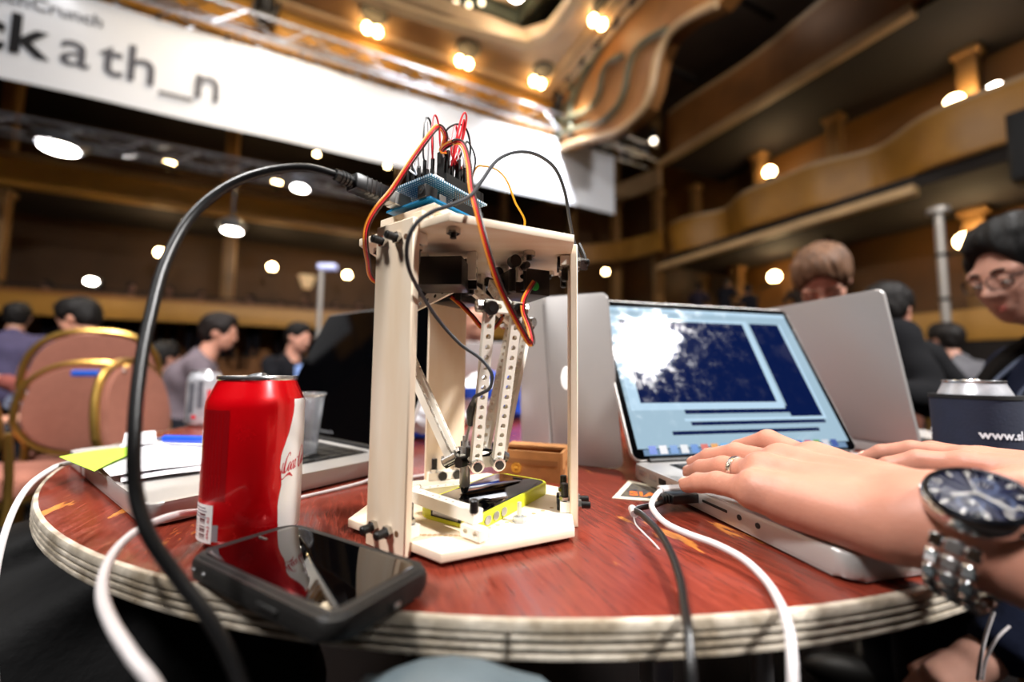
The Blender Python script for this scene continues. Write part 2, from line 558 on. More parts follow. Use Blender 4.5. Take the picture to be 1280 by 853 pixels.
# inner coffered ceiling
struct('trim_18', m_olive, rbox(MB(), -9, 5, -3, 8.4, H0 + .9, H0 + 1.0), label='olive green coffered ceiling field')
coff = bpy.data.objects['trim_18']
for i in range(7):
    for j in range(4):
        u0, v0 = 3.6 - (i + 1) * 1.55, 7.4 - (j + 1) * 1.5
        struct('coffer_panel', m_orange if (i + j) % 2 else m_tan, rbox(MB(), u0 + .14, u0 + 1.4, v0 + .14, v0 + 1.36, H0 + .78, H0 + .92, .04), coff)
for i in range(8):
    struct('coffer_rib', m_olive, rbox(MB(), 3.62 - i * 1.55 - .1, 3.62 - i * 1.55 + .1, 1.3, 7.5, H0 + .55, H0 + .95, .04), coff)
for j in range(5):
    struct('coffer_rib', m_olive, rbox(MB(), -7.4, 3.75, 7.42 - j * 1.5 - .1, 7.42 - j * 1.5 + .1, H0 + .55, H0 + .95, .04), coff)
for i, (u, v) in enumerate(((2.9, 6.7), (1.3, 6.7), (2.9, 5.2))):
    MB().lathe([(0, -.06), (.32, -.06), (.4, .0), (.48, -.05), (.52, .03), (0, .05)], 24, R(u, v, H0 + .78)).make('medallion', m_cream, coff, local=True)
# right arch wall
ARCH = []
for px, py in ((702, 186), (722, 178), (748, 172), (774, 165), (794, 150), (808, 133), (817, 110), (821, 88), (826, 68), (838, 44), (862, 24), (898, 6)):
    q = rhit(px, py, u=5.12); ARCH.append((q.dot(RV), q.z))


def scroll_poly():
    pts = [(8.42, H0)] + ARCH + [(-2, 8.05), (-2, 8.4), (8.42, 8.4)]
    return pts


arch = MB()
mtx = Matrix(((RV.x, 0, RU.x, 0), (RV.y, 0, RU.y, 0), (0, 1, 0, 0), (0, 0, 0, 1)))
arch.prism(scroll_poly()[::-1], 5.12, 5.4, mtx)
arch_o = struct('trim_19', m_orange, arch, label='tan scrolled arch wall beside the ceiling soffit')
edge, _ = spline([R(5.08, v, h) for v, h in ARCH], 3)
MB().tube(edge, .07, 8, 0).make('arch_moulding', m_tan, arch_o, local=True)
for sc_, m_ in ((.80, m_olive), (.55, m_olive)):
    e2 = [R(5.02, 8.2 + (p.dot(RV) - 8.2) * sc_, 7.9 + (p.z - 7.9) * sc_) for p in edge]
    MB().tube(e2, .06, 8, 0).make('arch_moulding', m_, arch_o, local=True)
for v0, h0, v1, h1 in ((8.3, 6.5, 6.9, 7.85), (7.6, 6.4, 7.6, 7.85), (8.3, 7.2, 6.2, 7.85)):
    MB().tube([R(5.06, v0, h0), R(5.06, v1, h1)], .05, 6, 0).make('arch_rib', m_olive, arch_o, local=True)
# dark rig behind the arch
rig = thing('ceiling_rig', 'dark steel pipe rig hanging beside the upper gallery', 'rig', R(8, 6, 9.6))
for a, b in (((7.2, 9, 9.3), (7.2, 2, 9.3)), ((7.2, 7.6, 9.3), (9.3, 7.6, 9.3)), ((7.2, 5.4, 9.3), (9.3, 5.4, 9.3)), ((7.2, 9, 9.3), (7.2, 9, 10.9)), ((7.2, 5.4, 9.3), (7.2, 5.4, 10.9)), ((7.2, 9, 9.3), (9.2, 9, 9.3))):
    MB().cyl(R(*a), R(*b), .07, seg=8).make('pipe', m_dark, rig)

# downlights in the soffit ------------------------------------------
m_bulb = mat('warm_bulb_glow', '#ffe2b0', 0.5, emit='#ffd79a', estr=28)
m_bulbw = mat('white_lamp_glow', '#ffffff', 0.5, emit='#fff4e6', estr=40)
m_can = mat('black_fixture_metal', '#171514', 0.5, 0.3)
m_hole = mat('downlight_recess', '#2b2417', 0.7)
for u, v in ((.6, 8.1), (2.55, 8.1), (4.33, 7.93), (4.6, 5.97)):
    t = thing('downlight', 'twin bulb downlight under the tan ceiling soffit', 'light', R(u, v, H0 - .02), RA, 'soffit downlights')
    MB().lathe([(0, .01), (.2, .01), (.24, -.03), (.27, .0), (.27, .03), (0, .03)], 20, (0, -.28, 0)).make('trim_ring', m_hole, t, local=True)
    MB().box((.3, .1, .08), (0, .02, -.02)).make('housing', m_tan, t, local=True)
    for s in (-.1, .1):
        MB().ball((s, .0, -.10), .085, 12, (1, 1, 1.25)).make('bulb', m_bulb, t, local=True)
u, v = 3.05, 6.45
t = thing('pendant_lamp', 'bright round lamp in the coffered ceiling', 'light', R(u, v, H0 + .3), 0)
MB().ball((0, 0, 0), .17, 14).make('bulb', m_bulbw, t, local=True)
MB().cyl((0, 0, .1), (0, 0, .5), .03, seg=8).make('rod', m_can, t, local=True)
for i in range(7):
    p = rhit(506 + i * 16, 3 + (i % 2) * 3, h=H0 + .55)
    t = thing('ceiling_bulb', 'small pale bulb in a row on the coffered ceiling', 'light', p, 0, 'row of small ceiling bulbs')
    MB().ball((0, 0, 0), .06, 10).make('bulb', mat('dim_bulb_glow', '#ffeecb', 0.5, emit='#ffe9c0', estr=3), t, local=True)
    MB().cyl((0, 0, .04), (0, 0, .25), .05, seg=8).make('socket', m_can, t, local=True)

# wall lamps --------------------------------------------------------
def sconce(p, r, m, label, group, power=0, col=(1, .75, .42), face=None):
    t = thing('wall_lamp', label, 'lamp', p, RA, group)
    MB().ball((0, 0, 0), r, 12).make('globe', m, t, local=True)
    MB().lathe([(r * .4, -r * 1.6), (r * .7, -r * 1.1), (r * .5, -r * .9), (0, -r * .9)], 12).make('bracket', m_can, t, local=True)
    MB().cyl((0, 0, -r * 1.3), (0, r * 3, -r * 1.6), r * .25, seg=6).make('arm', m_can, t, local=True)
    if power: lamp('wall_lamp_light', 'POINT', Vector(p) - RV * .15 + Vector((0, 0, .12)), power, col, r * 1.3)
    return t


LB = 'globe lamps along the rear balconies'
for (px, py, v, pw) in ((212, 204, 12.1, 18), (346, 228, 12.2, 18), (484, 208, 12.6, 0), (396, 193, 12.6, 0), (200, 316, 12.9, 22), (340, 334, 12.9, 22), (434, 344, 12.9, 22), (296, 240, 12.4, 0), (757, 340, 12.6, 14)):
    sconce(rhit(px, py, v=v), .11 if pw else .07, m_bulb, 'warm globe lamp glowing on the dark rear balcony wall', LB, pw)
for (px, py, u, pw) in ((968, 346, 11.35, 32), (962, 215, 11.3, 32), (1206, 301, 11.3, 32), (1193, 128, 11.2, 32)):
    t = sconce(rhit(px, py, u=u), .15, m_bulb, 'warm globe lamp glowing on a side gallery column', 'globe lamps along the side galleries', pw)
for (px, py, v) in ((114, 352, 11.6),):
    t = thing('stage_light', 'small white spotlight clipped to the lower rear balcony rail', 'light', rhit(px, py, v=v), RA)
    MB().ball((0, 0, 0), .085, 12, (1.3, .8, .8)).make('lens', m_bulbw, t, local=True)
    MB().cyl((0, .05, 0), (0, .35, .05), .12, .09, 12).make('housing', m_can, t, local=True)
t = thing('stage_light', 'white spotlight at the edge of the side gallery', 'light', rhit(1244, 114, u=11.0), RA)
MB().ball((0, 0, 0), .14, 12).make('lens', m_bulbw, t, local=True)
MB().cyl((.05, .05, 0), (.3, .3, .05), .15, .11, 12).make('housing', m_can, t, local=True)
t = thing('stage_light', 'small pale spotlight hanging near the arch wall', 'light', rhit(817, 176, u=8.6), RA)
MB().ball((0, 0, 0), .09, 12).make('lens', mat('pale_lamp_glow', '#fff0d0', .5, emit='#fff0d8', estr=5), t, local=True)
MB().cyl((0, 0, .05), (0, 0, .35), .11, .09, 12).make('housing', m_can, t, local=True)

# trusses and banner -------------------------------------------------
m_alu = mat('truss_aluminium', '#b9bcc4', 0.3, 0.9, var=0.2, vscale=6)


def truss(label, a, b, s, step):
    a = Vector(a); b = Vector(b)
    t = thing('truss', label, 'truss', a, 0)
    d = (b - a); Ln = d.length; d.normalize()
    side = Vector((-d.y, d.x, 0)); up = Vector((0, 0, 1))
    cs = [side * x + up * z for x, z in ((-s / 2, -s / 2), (s / 2, -s / 2), (s / 2, s / 2), (-s / 2, s / 2))]
    first = MB().cyl(a + cs[0], b + cs[0], .03, seg=8).make('chord', m_alu, t)
    for c in cs[1:]:
        clone(first, 'chord', t, c - cs[0])
    n = int(Ln / step)
    protos = {}
    for i in range(n):
        for k in range(4):
            c0, c1 = (cs[k], cs[(k + 1) % 4]) if i % 2 else (cs[(k + 1) % 4], cs[k])
            key = (i % 2, k)
            if key not in protos:
                p0 = a + d * (i * step) + c0; p1 = a + d * ((i + 1) * step) + c1
                protos[key] = (MB().cyl(p0, p1, .016, seg=6).make('brace', m_alu, t), i)
            else:
                pr, i0 = protos[key]
                clone(pr, 'brace', t, d * ((i - i0) * step))
    return t


tr1 = truss('silver box truss along the top of the white banner', R(-6.0, 8.2, 7.0), R(8.2, 8.2, 7.0), .42, .5)
tr2 = truss('silver truss hung below the banner in front of the rear balconies', R(-5.0, 9.0, 4.75), R(.9, 9.0, 4.75), .26, .4)
ban = thing('banner', 'long white banner with dark printed lettering hanging from the truss', 'banner', R(0, 8.2, 5.1), RA)
m_ban = mat('white_banner_vinyl', '#dcdfe6', 0.35, var=0.03, vscale=2, bump=0.25, bscale=1.6)
mb = MB()
n = 60
for i in range(n):
    u0, u1 = -8 + 14.85 * i / n, -8 + 14.85 * (i + 1) / n
    y0, y1 = .02 * math.sin(u0 * 2.1), .02 * math.sin(u1 * 2.1)
    for (za, zb) in ((0, .54), (.54, 1.08), (1.08, 1.62)):
        mb.quad((u0, y0, za), (u1, y1, za), (u1, y1, zb), (u0, y0, zb))
bmesh.ops.remove_doubles(mb.bm, verts=mb.bm.verts, dist=1e-5)
g = bmesh.ops.extrude_face_region(mb.bm, geom=list(mb.bm.faces))
bmesh.ops.translate(mb.bm, verts=[v for v in g['geom'] if isinstance(v, bmesh.types.BMVert)], vec=(0, .012, 0))
mb.make('banner_sheet', m_ban, ban, local=True)
BR_ = basis(RU, Vector((0, 0, 1)), -RV)
m_ink = mat('black_print_ink', '#17171a', 0.5)
m_inkg = mat('grey_print_ink', '#55555c', 0.5)


def banner_text(s, size, u, h, m, bold=0.0, align=0.0):
    M4 = Matrix.Translation(R(u, 8.165, h)) @ BR_.to_4x4()
    return lettering(s, size, M4, m, ban, bold, .002, align)


banner_text('hack', .86, -3.99, 5.53, m_ink, .02, 1.0)
for ch_, ub in (('a', -3.88), ('t', -3.42), ('h', -3.12), ('_', -2.66), ('n', -2.24)):
    banner_text(ch_, .86, ub, 5.53, m_inkg, .006, 0.0)
banner_text('TechCrunch', .27, -3.42, 6.27, m_inkg, .003, 1.0)
for i in range(16):
    clip = MB().cyl(R(-7.5 + i * .95, 8.19, 6.7), R(-7.5 + i * .95, 8.19, 6.84), .02, seg=6).make('banner_tie', m_can, ban)

# fixtures on the trusses
def mover(u, v, h, label, s=1.0):
    t = thing('stage_light', label, 'light', R(u, v, h), RA)
    MB().box((.3 * s, .24 * s, .14 * s), (0, 0, 0), None, .02).make('base', m_can, t, local=True)
    for sx in (-.17, .17):
        MB().box((.04 * s, .16 * s, .36 * s), (sx * s, 0, .2 * s), Matrix.Rotation(.25, 3, 'Y'), .01).make('yoke_arm', m_can, t, local=True)
    MB().lathe([(0, -.2), (.1, -.2), (.15, -.05), (.13, .2), (0, .24)], 14, (0, -.02, .3 * s), Matrix.Rotation(.5, 3, 'X')).make('head', m_can, t, local=True)


mover(-1.25, 8.2, 7.33, 'black moving head spotlight standing on the banner truss')
mover(5.1, 8.2, 7.33, 'black moving head spotlight at the bright end of the banner truss')
for (px, py, rx) in ((74, 186, .3), (375, 236, .19), (290, 289, .2)):
    p = rhit(px, py, v=8.95)
    t = thing('stage_light', 'white glowing flood lamp under the lower truss' if py < 250 else 'white glowing flood lamp hanging over the lower rear balcony', 'light', p, RA, 'flood lamps under the lower truss' if py < 250 else None)
    MB().ball((0, 0, 0), rx * .8, 14, (1, .8, .32)).make('lens', m_bulbw, t, local=True)
    MB().lathe([(rx * .9, .0), (rx * 1.2, .1), (rx * .5, .22), (0, .24)], 16, (0, 0, .02)).make('reflector', m_alu, t, local=True)
    MB().cyl((0, 0, .2), (0, 0, 4.61 - p.z if py < 250 else 1.05), .025, seg=6).make('hanger', m_can, t, local=True)
# pole with flood light on the hall floor, left, and pole on the right
t = thing('light_stand', 'grey pole with a small flood lamp on top among the far tables', 'stand', tuple(PX(399, 400, 4.6).xy) + (0,), 0)
b = PX(399, 400, 4.6); tp = PX(401, 337, 4.6)
MB().cyl((b.x, b.y, 0), (b.x, b.y, tp.z), .028, seg=10).make('pole', mat('grey_pole_paint', '#9a938c', .4, .3), t)
MB().box((.2, .1, .06), (b.x + .07, b.y, tp.z + .03), None, .01).make('lamp_head', mat('pale_blue_lamp', '#c8ccee', .4, emit='#bcc4ff', estr=.5), t)
MB().lathe([(.0, .0), (.22, .0), (.24, .02), (0, .03)], 16, (b.x, b.y, 0)).make('base', m_can, t)
t = thing('hanging_shade', 'pale tapered lamp shade on the lower rear balcony', 'lamp', rhit(384, 350, v=11.5), RA)
MB().lathe([(.1, -.22), (.22, .1), (.2, .1), (.08, -.22)], 14).make('shade', mat('cream_shade', '#d8b98c', .6, emit='#d8b080', estr=.35), t, local=True)
MB().cyl((0, 0, .08), (0, .35, .16), .02, seg=6).make('arm', m_can, t, local=True)
b = rhit(1182, 390, u=8.2); tp = rhit(1170, 268, u=8.2)
t = thing('support_pole', 'grey steel pole with a flange under the side gallery', 'pole', (b.x, b.y, 0), RA)
MB().cyl((b.x, b.y, 0), (b.x, b.y, tp.z), .055, seg=12).make('shaft', mat('grey_pole_paint', '#9a938c', .4, .3), t)
MB().cyl((b.x, b.y, tp.z), (b.x, b.y, tp.z + .08), .13, seg=12).make('flange', mat('grey_pole_paint', '#9a938c', .4, .3), t)
for hh in (.35, .6, .8):
    MB().cyl((b.x, b.y, tp.z * hh), (b.x, b.y, tp.z * hh + .05), .065, seg=12).make('collar', m_can, t)
t = thing('loudspeaker', 'large black loudspeaker hung at the side gallery edge', 'speaker', rhit(1275, 190, u=8.9), RA)
MB().box((.8, .7, 1.0), (0.1, -.3, 0), None, .03).make('cabinet', m_can, t, local=True)
MB().box((.02, .6, .9), (-.31, -.3, 0), None, .005).make('grille', mat('black_speaker_mesh', '#08080a', .8), t, local=True)
# ------------------------------------------------------------------ table
def table_material():
    m = bpy.data.materials.new('worn_red_table_paint')
    m.use_nodes = True
    nt = m.node_tree; N = nt.nodes; L = nt.links
    b = N['Principled BSDF']
    tc = N.new('ShaderNodeTexCoord')
    rt = N.new('ShaderNodeMapping'); rt.inputs['Rotation'].default_value = (0, 0, math.radians(-22))
    L.new(tc.outputs['Object'], rt.inputs['Vector'])
    mp = N.new('ShaderNodeMapping'); mp.inputs['Scale'].default_value = (9, 1.0, 1)
    L.new(rt.outputs[0], mp.inputs['Vector'])
    g = N.new('ShaderNodeTexNoise'); g.inputs['Scale'].default_value = 26; g.inputs['Detail'].default_value = 9; g.inputs['Roughness'].default_value = .68; g.inputs['Distortion'].default_value = .6
    L.new(mp.outputs[0], g.inputs['Vector'])
    r1 = N.new('ShaderNodeValToRGB')
    e = r1.color_ramp.elements
    e[0].position = .28; e[0].color = (*lin('#561f17'), 1)
    e[1].position = .66; e[1].color = (*lin('#873a2b'), 1)
    e2 = e.new(.46); e2.color = (*lin('#772f22'), 1)
    L.new(g.outputs['Fac'], r1.inputs['Fac'])
    # broad blotches
    n2 = N.new('ShaderNodeTexNoise'); n2.inputs['Scale'].default_value = 7; n2.inputs['Detail'].default_value = 4
    L.new(tc.outputs['Object'], n2.inputs['Vector'])
    mx = N.new('ShaderNodeMix'); mx.data_type = 'RGBA'; mx.blend_type = 'MULTIPLY'
    r2 = N.new('ShaderNodeValToRGB'); r2.color_ramp.elements[0].position = .3; r2.color_ramp.elements[0].color = (.62, .58, .56, 1); r2.color_ramp.elements[1].position = .7; r2.color_ramp.elements[1].color = (1.08, 1.04, 1, 1)
    L.new(n2.outputs['Fac'], r2.inputs['Fac'])
    mx.inputs['Factor'].default_value = .8
    L.new(r1.outputs['Color'], mx.inputs[6]); L.new(r2.outputs['Color'], mx.inputs[7])
    # bare orange wood where the paint has chipped along the grain
    mp3 = N.new('ShaderNodeMapping'); mp3.inputs['Scale'].default_value = (4.5, 1.0, 1)
    L.new(rt.outputs[0], mp3.inputs['Vector'])
    n3 = N.new('ShaderNodeTexNoise'); n3.inputs['Scale'].default_value = 9; n3.inputs['Detail'].default_value = 7; n3.inputs['Roughness'].default_value = .6
    L.new(mp3.outputs[0], n3.inputs['Vector'])
    r3 = N.new('ShaderNodeValToRGB'); r3.color_ramp.elements[0].position = .635; r3.color_ramp.elements[0].color = (0, 0, 0, 1); r3.color_ramp.elements[1].position = .67; r3.color_ramp.elements[1].color = (1, 1, 1, 1)
    L.new(n3.outputs['Fac'], r3.inputs['Fac'])
    m3 = N.new('ShaderNodeMix'); m3.data_type = 'RGBA'
    L.new(r3.outputs['Color'], m3.inputs['Factor']); L.new(mx.outputs[2], m3.inputs[6]); m3.inputs[7].default_value = (*lin('#c9803c'), 1)
    # dark thin scratches
    mp4 = N.new('ShaderNodeMapping'); mp4.inputs['Scale'].default_value = (26, 1.3, 1)
    L.new(rt.outputs[0], mp4.inputs['Vector'])
    n4 = N.new('ShaderNodeTexNoise'); n4.inputs['Scale'].default_value = 22; n4.inputs['Detail'].default_value = 3
    L.new(mp4.outputs[0], n4.inputs['Vector'])
    r4 = N.new('ShaderNodeValToRGB'); r4.color_ramp.elements[0].position = .31; r4.color_ramp.elements[0].color = (.30, .22, .20, 1); r4.color_ramp.elements[1].position = .36; r4.color_ramp.elements[1].color = (1, 1, 1, 1)
    L.new(n4.outputs['Fac'], r4.inputs['Fac'])
    m4 = N.new('ShaderNodeMix'); m4.data_type = 'RGBA'; m4.blend_type = 'MULTIPLY'; m4.inputs['Factor'].default_value = .85
    L.new(m3.outputs[2], m4.inputs[6]); L.new(r4.outputs['Color'], m4.inputs[7])
    L.new(m4.outputs[2], b.inputs['Base Color'])
    mr = N.new('ShaderNodeMapRange'); mr.inputs['From Min'].default_value = .3; mr.inputs['From Max'].default_value = .7; mr.inputs['To Min'].default_value = .10; mr.inputs['To Max'].default_value = .28
    L.new(g.outputs['Fac'], mr.inputs['Value']); L.new(mr.outputs[0], b.inputs['Roughness'])
    bp = N.new('ShaderNodeBump'); bp.inputs['Strength'].default_value = .22; bp.inputs['Distance'].default_value = .0010
    L.new(g.outputs['Fac'], bp.inputs['Height']); L.new(bp.outputs['Normal'], b.inputs['Normal'])
    return m


m_red = table_material()
m_trim = mat('worn_aluminium_edge', '#e6dccb', 0.4, 0.35, col2='#a39580', vscale=45, bump=0.5, bscale=160, rvar=.15)
m_groove = mat('dark_edge_groove', '#3d342a', 0.8)
m_steel = mat('brushed_steel', '#a9a9ab', 0.35, 0.9)
TC = Vector((0.025, 0.951, 0)); TRAD = 0.739
table = thing('banquet_table', 'round banquet table with worn red painted top and ribbed metal edge', 'table', (TC.x, TC.y, 0))
MB().lathe([(0, TZ), (TRAD - .0035, TZ), (TRAD - .0035, TZ - .016), (0, TZ - .016)], 160, (TC.x, TC.y, 0)).make('table_top', m_red, table)
T = TZ
prof = [(TRAD - .004, T + .0006), (TRAD - .0010, T + .0002), (TRAD, T - .0018), (TRAD, T - .0045)]
for k in range(3):
    z = T - .0045 - k * .0046
    prof += [(TRAD - .0022, z - .0002), (TRAD - .0022, z - .0016), (TRAD, z - .0018), (TRAD + .0003, z - .003), (TRAD, z - .0044)]
prof += [(TRAD - .002, T - .0188), (TRAD - .02, T - .0188)]
MB().lathe(prof, 160, (TC.x, TC.y, 0)).make('edge_trim', m_trim, table, smooth=30)
for k in range(3):
    z = T - .0045 - k * .0046
    MB().lathe([(TRAD - .002, z), (TRAD - .0021, z - .0018)], 160, (TC.x, TC.y, 0)).make('edge_groove', m_groove, table)
for k, a in enumerate((215, 268, 302, 330, 20, 100, 160)):
    a = math.radians(a)
    MB().box((.0012, .003, .0145), (TC.x + (TRAD - .0004) * math.cos(a), TC.y + (TRAD - .0004) * math.sin(a), T - .0112), rotz(a + math.pi / 2)).make('trim_joint', m_groove, table, smooth=0)
for sx, sy in ((-1, -1), (1, -1), (-1, 1), (1, 1)):
    lx, ly = TC.x + sx * .33, TC.y + sy * .36
    MB().cyl((lx, ly, 0), (lx, ly, T - .019), .014, seg=12).make('leg', m_steel, table)
for sy in (-1, 1):
    MB().cyl((TC.x - .33, TC.y + sy * .36, .3), (TC.x + .33, TC.y + sy * .36, .3), .011, seg=10).make('leg_brace', m_steel, table)
# folding bracket under the near edge
q = PX(820, 842, .30)
MB().box((.016, .02, .12), (q.x, q.y + .0, q.z - .045), rotz(.2), .002).make('bracket', m_steel, table)
MB().box((.016, .25, .006), (q.x, q.y + .11, T - .024), rotz(.2), .001).make('bracket', m_steel, table)

# ------------------------------------------------------------------ soda can
def arcpt(C, r, ang, z, base):
    """point on the can; ang from the direction towards the camera, positive to the right"""
    a = base + ang
    return Vector((C.x + r * math.cos(a), C.y + r * math.sin(a), TZ + z / 1000))


m_canred = mat('red_can_lacquer', '#e0000f', 0.24, 0.35, spec=.6, coat=.6, rvar=.05, vscale=40)
m_canwhite = mat('white_can_print', '#f2f0ee', 0.3, 0.1)
m_cansil = mat('can_aluminium', '#cfd0d2', 0.24, 0.95)
m_canlogo = mat('red_script_print', '#c4102a', 0.35)
CANPROF = [(0, 2.5), (20, 3), (23, 0.2), (25, 0), (27, 1.2), (31.5, 6.5), (33, 10), (33.1, 30), (33.1, 70), (33.1, 99), (32.6, 103), (31.0, 107), (29.2, 111.5), (27.6, 115.5), (26.6, 118.0), (26.3, 118.8)]


def can_thing(name, label, C, body_mat, base, opened=True):
    t = thing(name, label, 'can', (C.x, C.y, C.z))
    p = [(r / 1000, z / 1000) for r, z in CANPROF]
    body = MB().lathe(p, 64, C).make('can_body', body_mat, t, smooth=60)
    rim = [(26.3, 118.6), (27.2, 119.4), (27.3, 121.0), (26.7, 122.0), (25.6, 121.6), (25.2, 118.0), (23.5, 116.8), (0, 117.2)]
    lid = MB().lathe([(r / 1000, z / 1000) for r, z in rim], 64, C).make('can_lid', m_cansil, t, smooth=50)
    MB().lathe([(25.2 / 1000, .0004), (27 / 1000, .0016), (30.2 / 1000, .0052), (31.2 / 1000, .0066), (30.9 / 1000, .0070), (24 / 1000, .0012)], 48, C).make('can_foot', m_cansil, t, smooth=60)
    # pull tab: a ring with two holes, tipped up
    tilt = Matrix.Rotation(base + .5, 3, 'Z') @ Matrix.Rotation(-.38 if opened else -.08, 3, 'Y')
    o = C + Vector((0, 0, .1182))
    ring = []
    for k in range(24):
        a = 2 * math.pi * k / 24
        ring.append(o + tilt @ Vector((.0125 * math.cos(a) - .008, .0085 * math.sin(a), .0035)))
    ring.append(ring[0])
    MB().tube(ring, .0015, 6, 0, cap=False).make('pull_tab', m_cansil, lid)
    MB().tube([o + tilt @ Vector((-.0095, -.008, .0035)), o + tilt @ Vector((-.0095, .008, .0035))], .0016, 6, 0).make('pull_tab', m_cansil, lid)
    MB().cyl(o + Vector((0, 0, -.001)), o + Vector((0, 0, .003)), .0024, seg=10).make('rivet', m_cansil, lid)
    t['body'] = body.name
    return t


CC = D(-198.5, 314.7)
cbase = math.atan2(-CC.y, -CC.x)
can = can_thing('soda_can', 'red soda can with white bottle print standing behind the black phone', CC, m_canred, cbase)


can_body = bpy.data.objects[can['body']]


def wrap(outline, r_off, name, material, n=10):
    """strip given as rows (z, ang_left, ang_right) laid on the can"""
    mb = MB(); rows = []
    for z, a0, a1 in outline:
        rr = np.interp(z, [c[1] for c in CANPROF[6:]], [c[0] for c in CANPROF[6:]]) / 1000 + r_off
        rows.append([mb.bm.verts.new(arcpt(CC, rr, math.radians(a0 + (a1 - a0) * k / n), z, cbase)) for k in range(n + 1)])
    for i in range(len(rows) - 1):
        for k in range(n):
            mb.bm.faces.new((rows[i][k], rows[i][k + 1], rows[i + 1][k + 1], rows[i + 1][k]))
    return mb.make(name, material, can_body, smooth=180)


bz = [(8, 31), (18, 32.5), (28, 33.5), (34, 32.5), (42, 30), (48, 30.5), (56, 33), (64, 32), (72, 27.5), (80, 22.5), (88, 19), (95, 16.5), (100, 15.5), (103, 15.5), (104.5, 14)]
wrap([(z, 62 - h, 62 + h) for z, h in bz], .00012, 'bottle_print', m_canwhite, 14)
wrap([(z, -90, -43) for z in (7.5, 10, 20, 33)], .00012, 'label_print', m_canwhite)
wrap([(z, -43, -35) for z in (9, 13, 20)], .00010, 'label_print', mat('grey_can_print', '#8d8488', .4))
m_bar = mat('maroon_barcode_print', '#5a1620', .5)
for k in range(16):
    z = 10 + k * 1.1
    if k % 5 != 3:
        wrap([(z, -66, -54), (z + (.35 + .35 * (k % 3)), -66, -54)], .0002, 'barcode_bar', m_bar, 4)
for k in range(4):
    wrap([(24 + k * 2.0, -80, -52 - 2 * (k % 2)), (24.8 + k * 2.0, -80, -52 - 2 * (k % 2))], .0002, 'label_line', mat('grey_label_text', '#77707a', .5), 4)
for k in range(6):
    wrap([(10 + k * 2.2, -86, -70), (10.5 + k * 2.2, -86, -70)], .0002, 'label_line', m_bar, 4)


def canwarp(a0, z0, rise, s, flip=False):
    def f(p):
        x, y = p.x * s, p.y * s
        return arcpt(CC, .0331 + .0003 + p.z, math.radians(a0) + (x) / 33.1, z0 + y + x * rise, cbase)
    return f


# digits printed up the side of the barcode
me_, wd_ = lettering('4963 40', 1.0, None, m_canlogo, can_body, warp=lambda p: arcpt(CC, .0331 + .00025, math.radians(-48) - p.y * 3.4 / 33.1 + .02, 10 + p.x * 4.6, cbase), extrude=0, name='barcode_digits')
# darker pinstripe panel of small print
m_pin = mat('dark_red_small_print', '#a80812', .3, .3, coat=.5)
wrap([(36, -76, -29), (60, -76, -29), (98, -76, -29)], .0001, 'small_print', m_pin, 8)
for k in range(8):
    wrap([(38, -72 + k * 5, -71.3 + k * 5), (96, -72 + k * 5, -71.3 + k * 5)], .0002, 'small_print_line', m_canred, 2)
# hand-drawn script: strokes as (x, y, half-width) polylines in a 10 x 3 box
def stroke(pts, f, k=5):
    P = [Vector((x, y, w)) for x, y, w in pts]
    Q, _ = spline(P, k)
    mb = MB(); L_, R_ = [], []
    for i, q in enumerate(Q):
        a = Q[max(i - 1, 0)]; b = Q[min(i + 1, len(Q) - 1)]
        t = Vector((b.x - a.x, b.y - a.y)); t = t.normalized() if t.length > 1e-9 else Vector((1, 0))
        nx, ny = -t.y * q.z, t.x * q.z
        L_.append(mb.bm.verts.new(f(Vector((q.x + nx, q.y + ny, 0))))); R_.append(mb.bm.verts.new(f(Vector((q.x - nx, q.y - ny, 0)))))
    for i in range(len(Q) - 1):
        mb.bm.faces.new((L_[i], L_[i + 1], R_[i + 1], R_[i]))
    return mb


T_, K_ = .075, .2
cap = [(1.5, 2.25, T_), (1.45, 2.62, T_), (1.15, 2.7, T_), (.75, 2.2, .1), (.5, 1.3, K_), (.5, .55, K_), (.8, .18, .1), (1.15, .4, T_), (1.35, .8, T_)]
tail = [(.75, .12, T_), (.15, .3, T_), (-.12, .9, T_), (.0, 1.6, T_), (-.15, .5, T_), (-.05, -.35, T_), (.5, -.62, T_), (1.2, -.3, T_), (1.9, -.12, .09), (2.3, -.3, .12), (2.7, -.5, T_), (3.1, -.75, T_)]
oo = lambda x: [(x + .45, 1.35, T_), (x + .15, 1.2, .09), (x, .7, K_), (x + .12, .25, .08), (x + .4, .3, T_), (x + .6, .8, .1), (x + .55, 1.2, T_), (x + .4, 1.38, T_)]
cc = lambda x: [(x + .55, 1.15, T_), (x + .45, 1.38, T_), (x + .15, 1.15, .08), (x, .65, K_), (x + .15, .25, .08), (x + .5, .4, T_)]
aa = lambda x: oo(x) + [(x + .62, 1.35, T_), (x + .6, .7, .12), (x + .66, .3, .1), (x + .9, .4, T_)]
ll = lambda x: [(x, .6, T_), (x + .35, 1.6, T_), (x + .45, 2.4, T_), (x + .25, 2.5, T_), (x + .12, 1.6, .1), (x + .1, .6, K_), (x + .25, .25, .08), (x + .5, .45, T_)]
sh = lambda pts, dx: [(x + dx, y, w) for x, y, w in pts]
strokes = [cap, tail, oo(1.45), cc(2.25), aa(2.95), [(3.95, 1.5, .07), (4.25, 1.55, .09), (4.4, 1.5, .05)],
           [(x * 1.15 + 4.3, y * 1.12 - .12, w * 1.1) for x, y, w in cap], oo(6.0), ll(6.75), aa(7.35)]
LS = 3.3
fw = lambda p: arcpt(CC, .0331 + .00035, math.radians(31) + (p.x + p.y * .25) * LS / 33.1, 49.5 + p.y * 5.4 + p.x * LS * .14, cbase)
for st_ in strokes:
    stroke(st_, fw).make('script_print', m_canlogo, can_body, smooth=180)
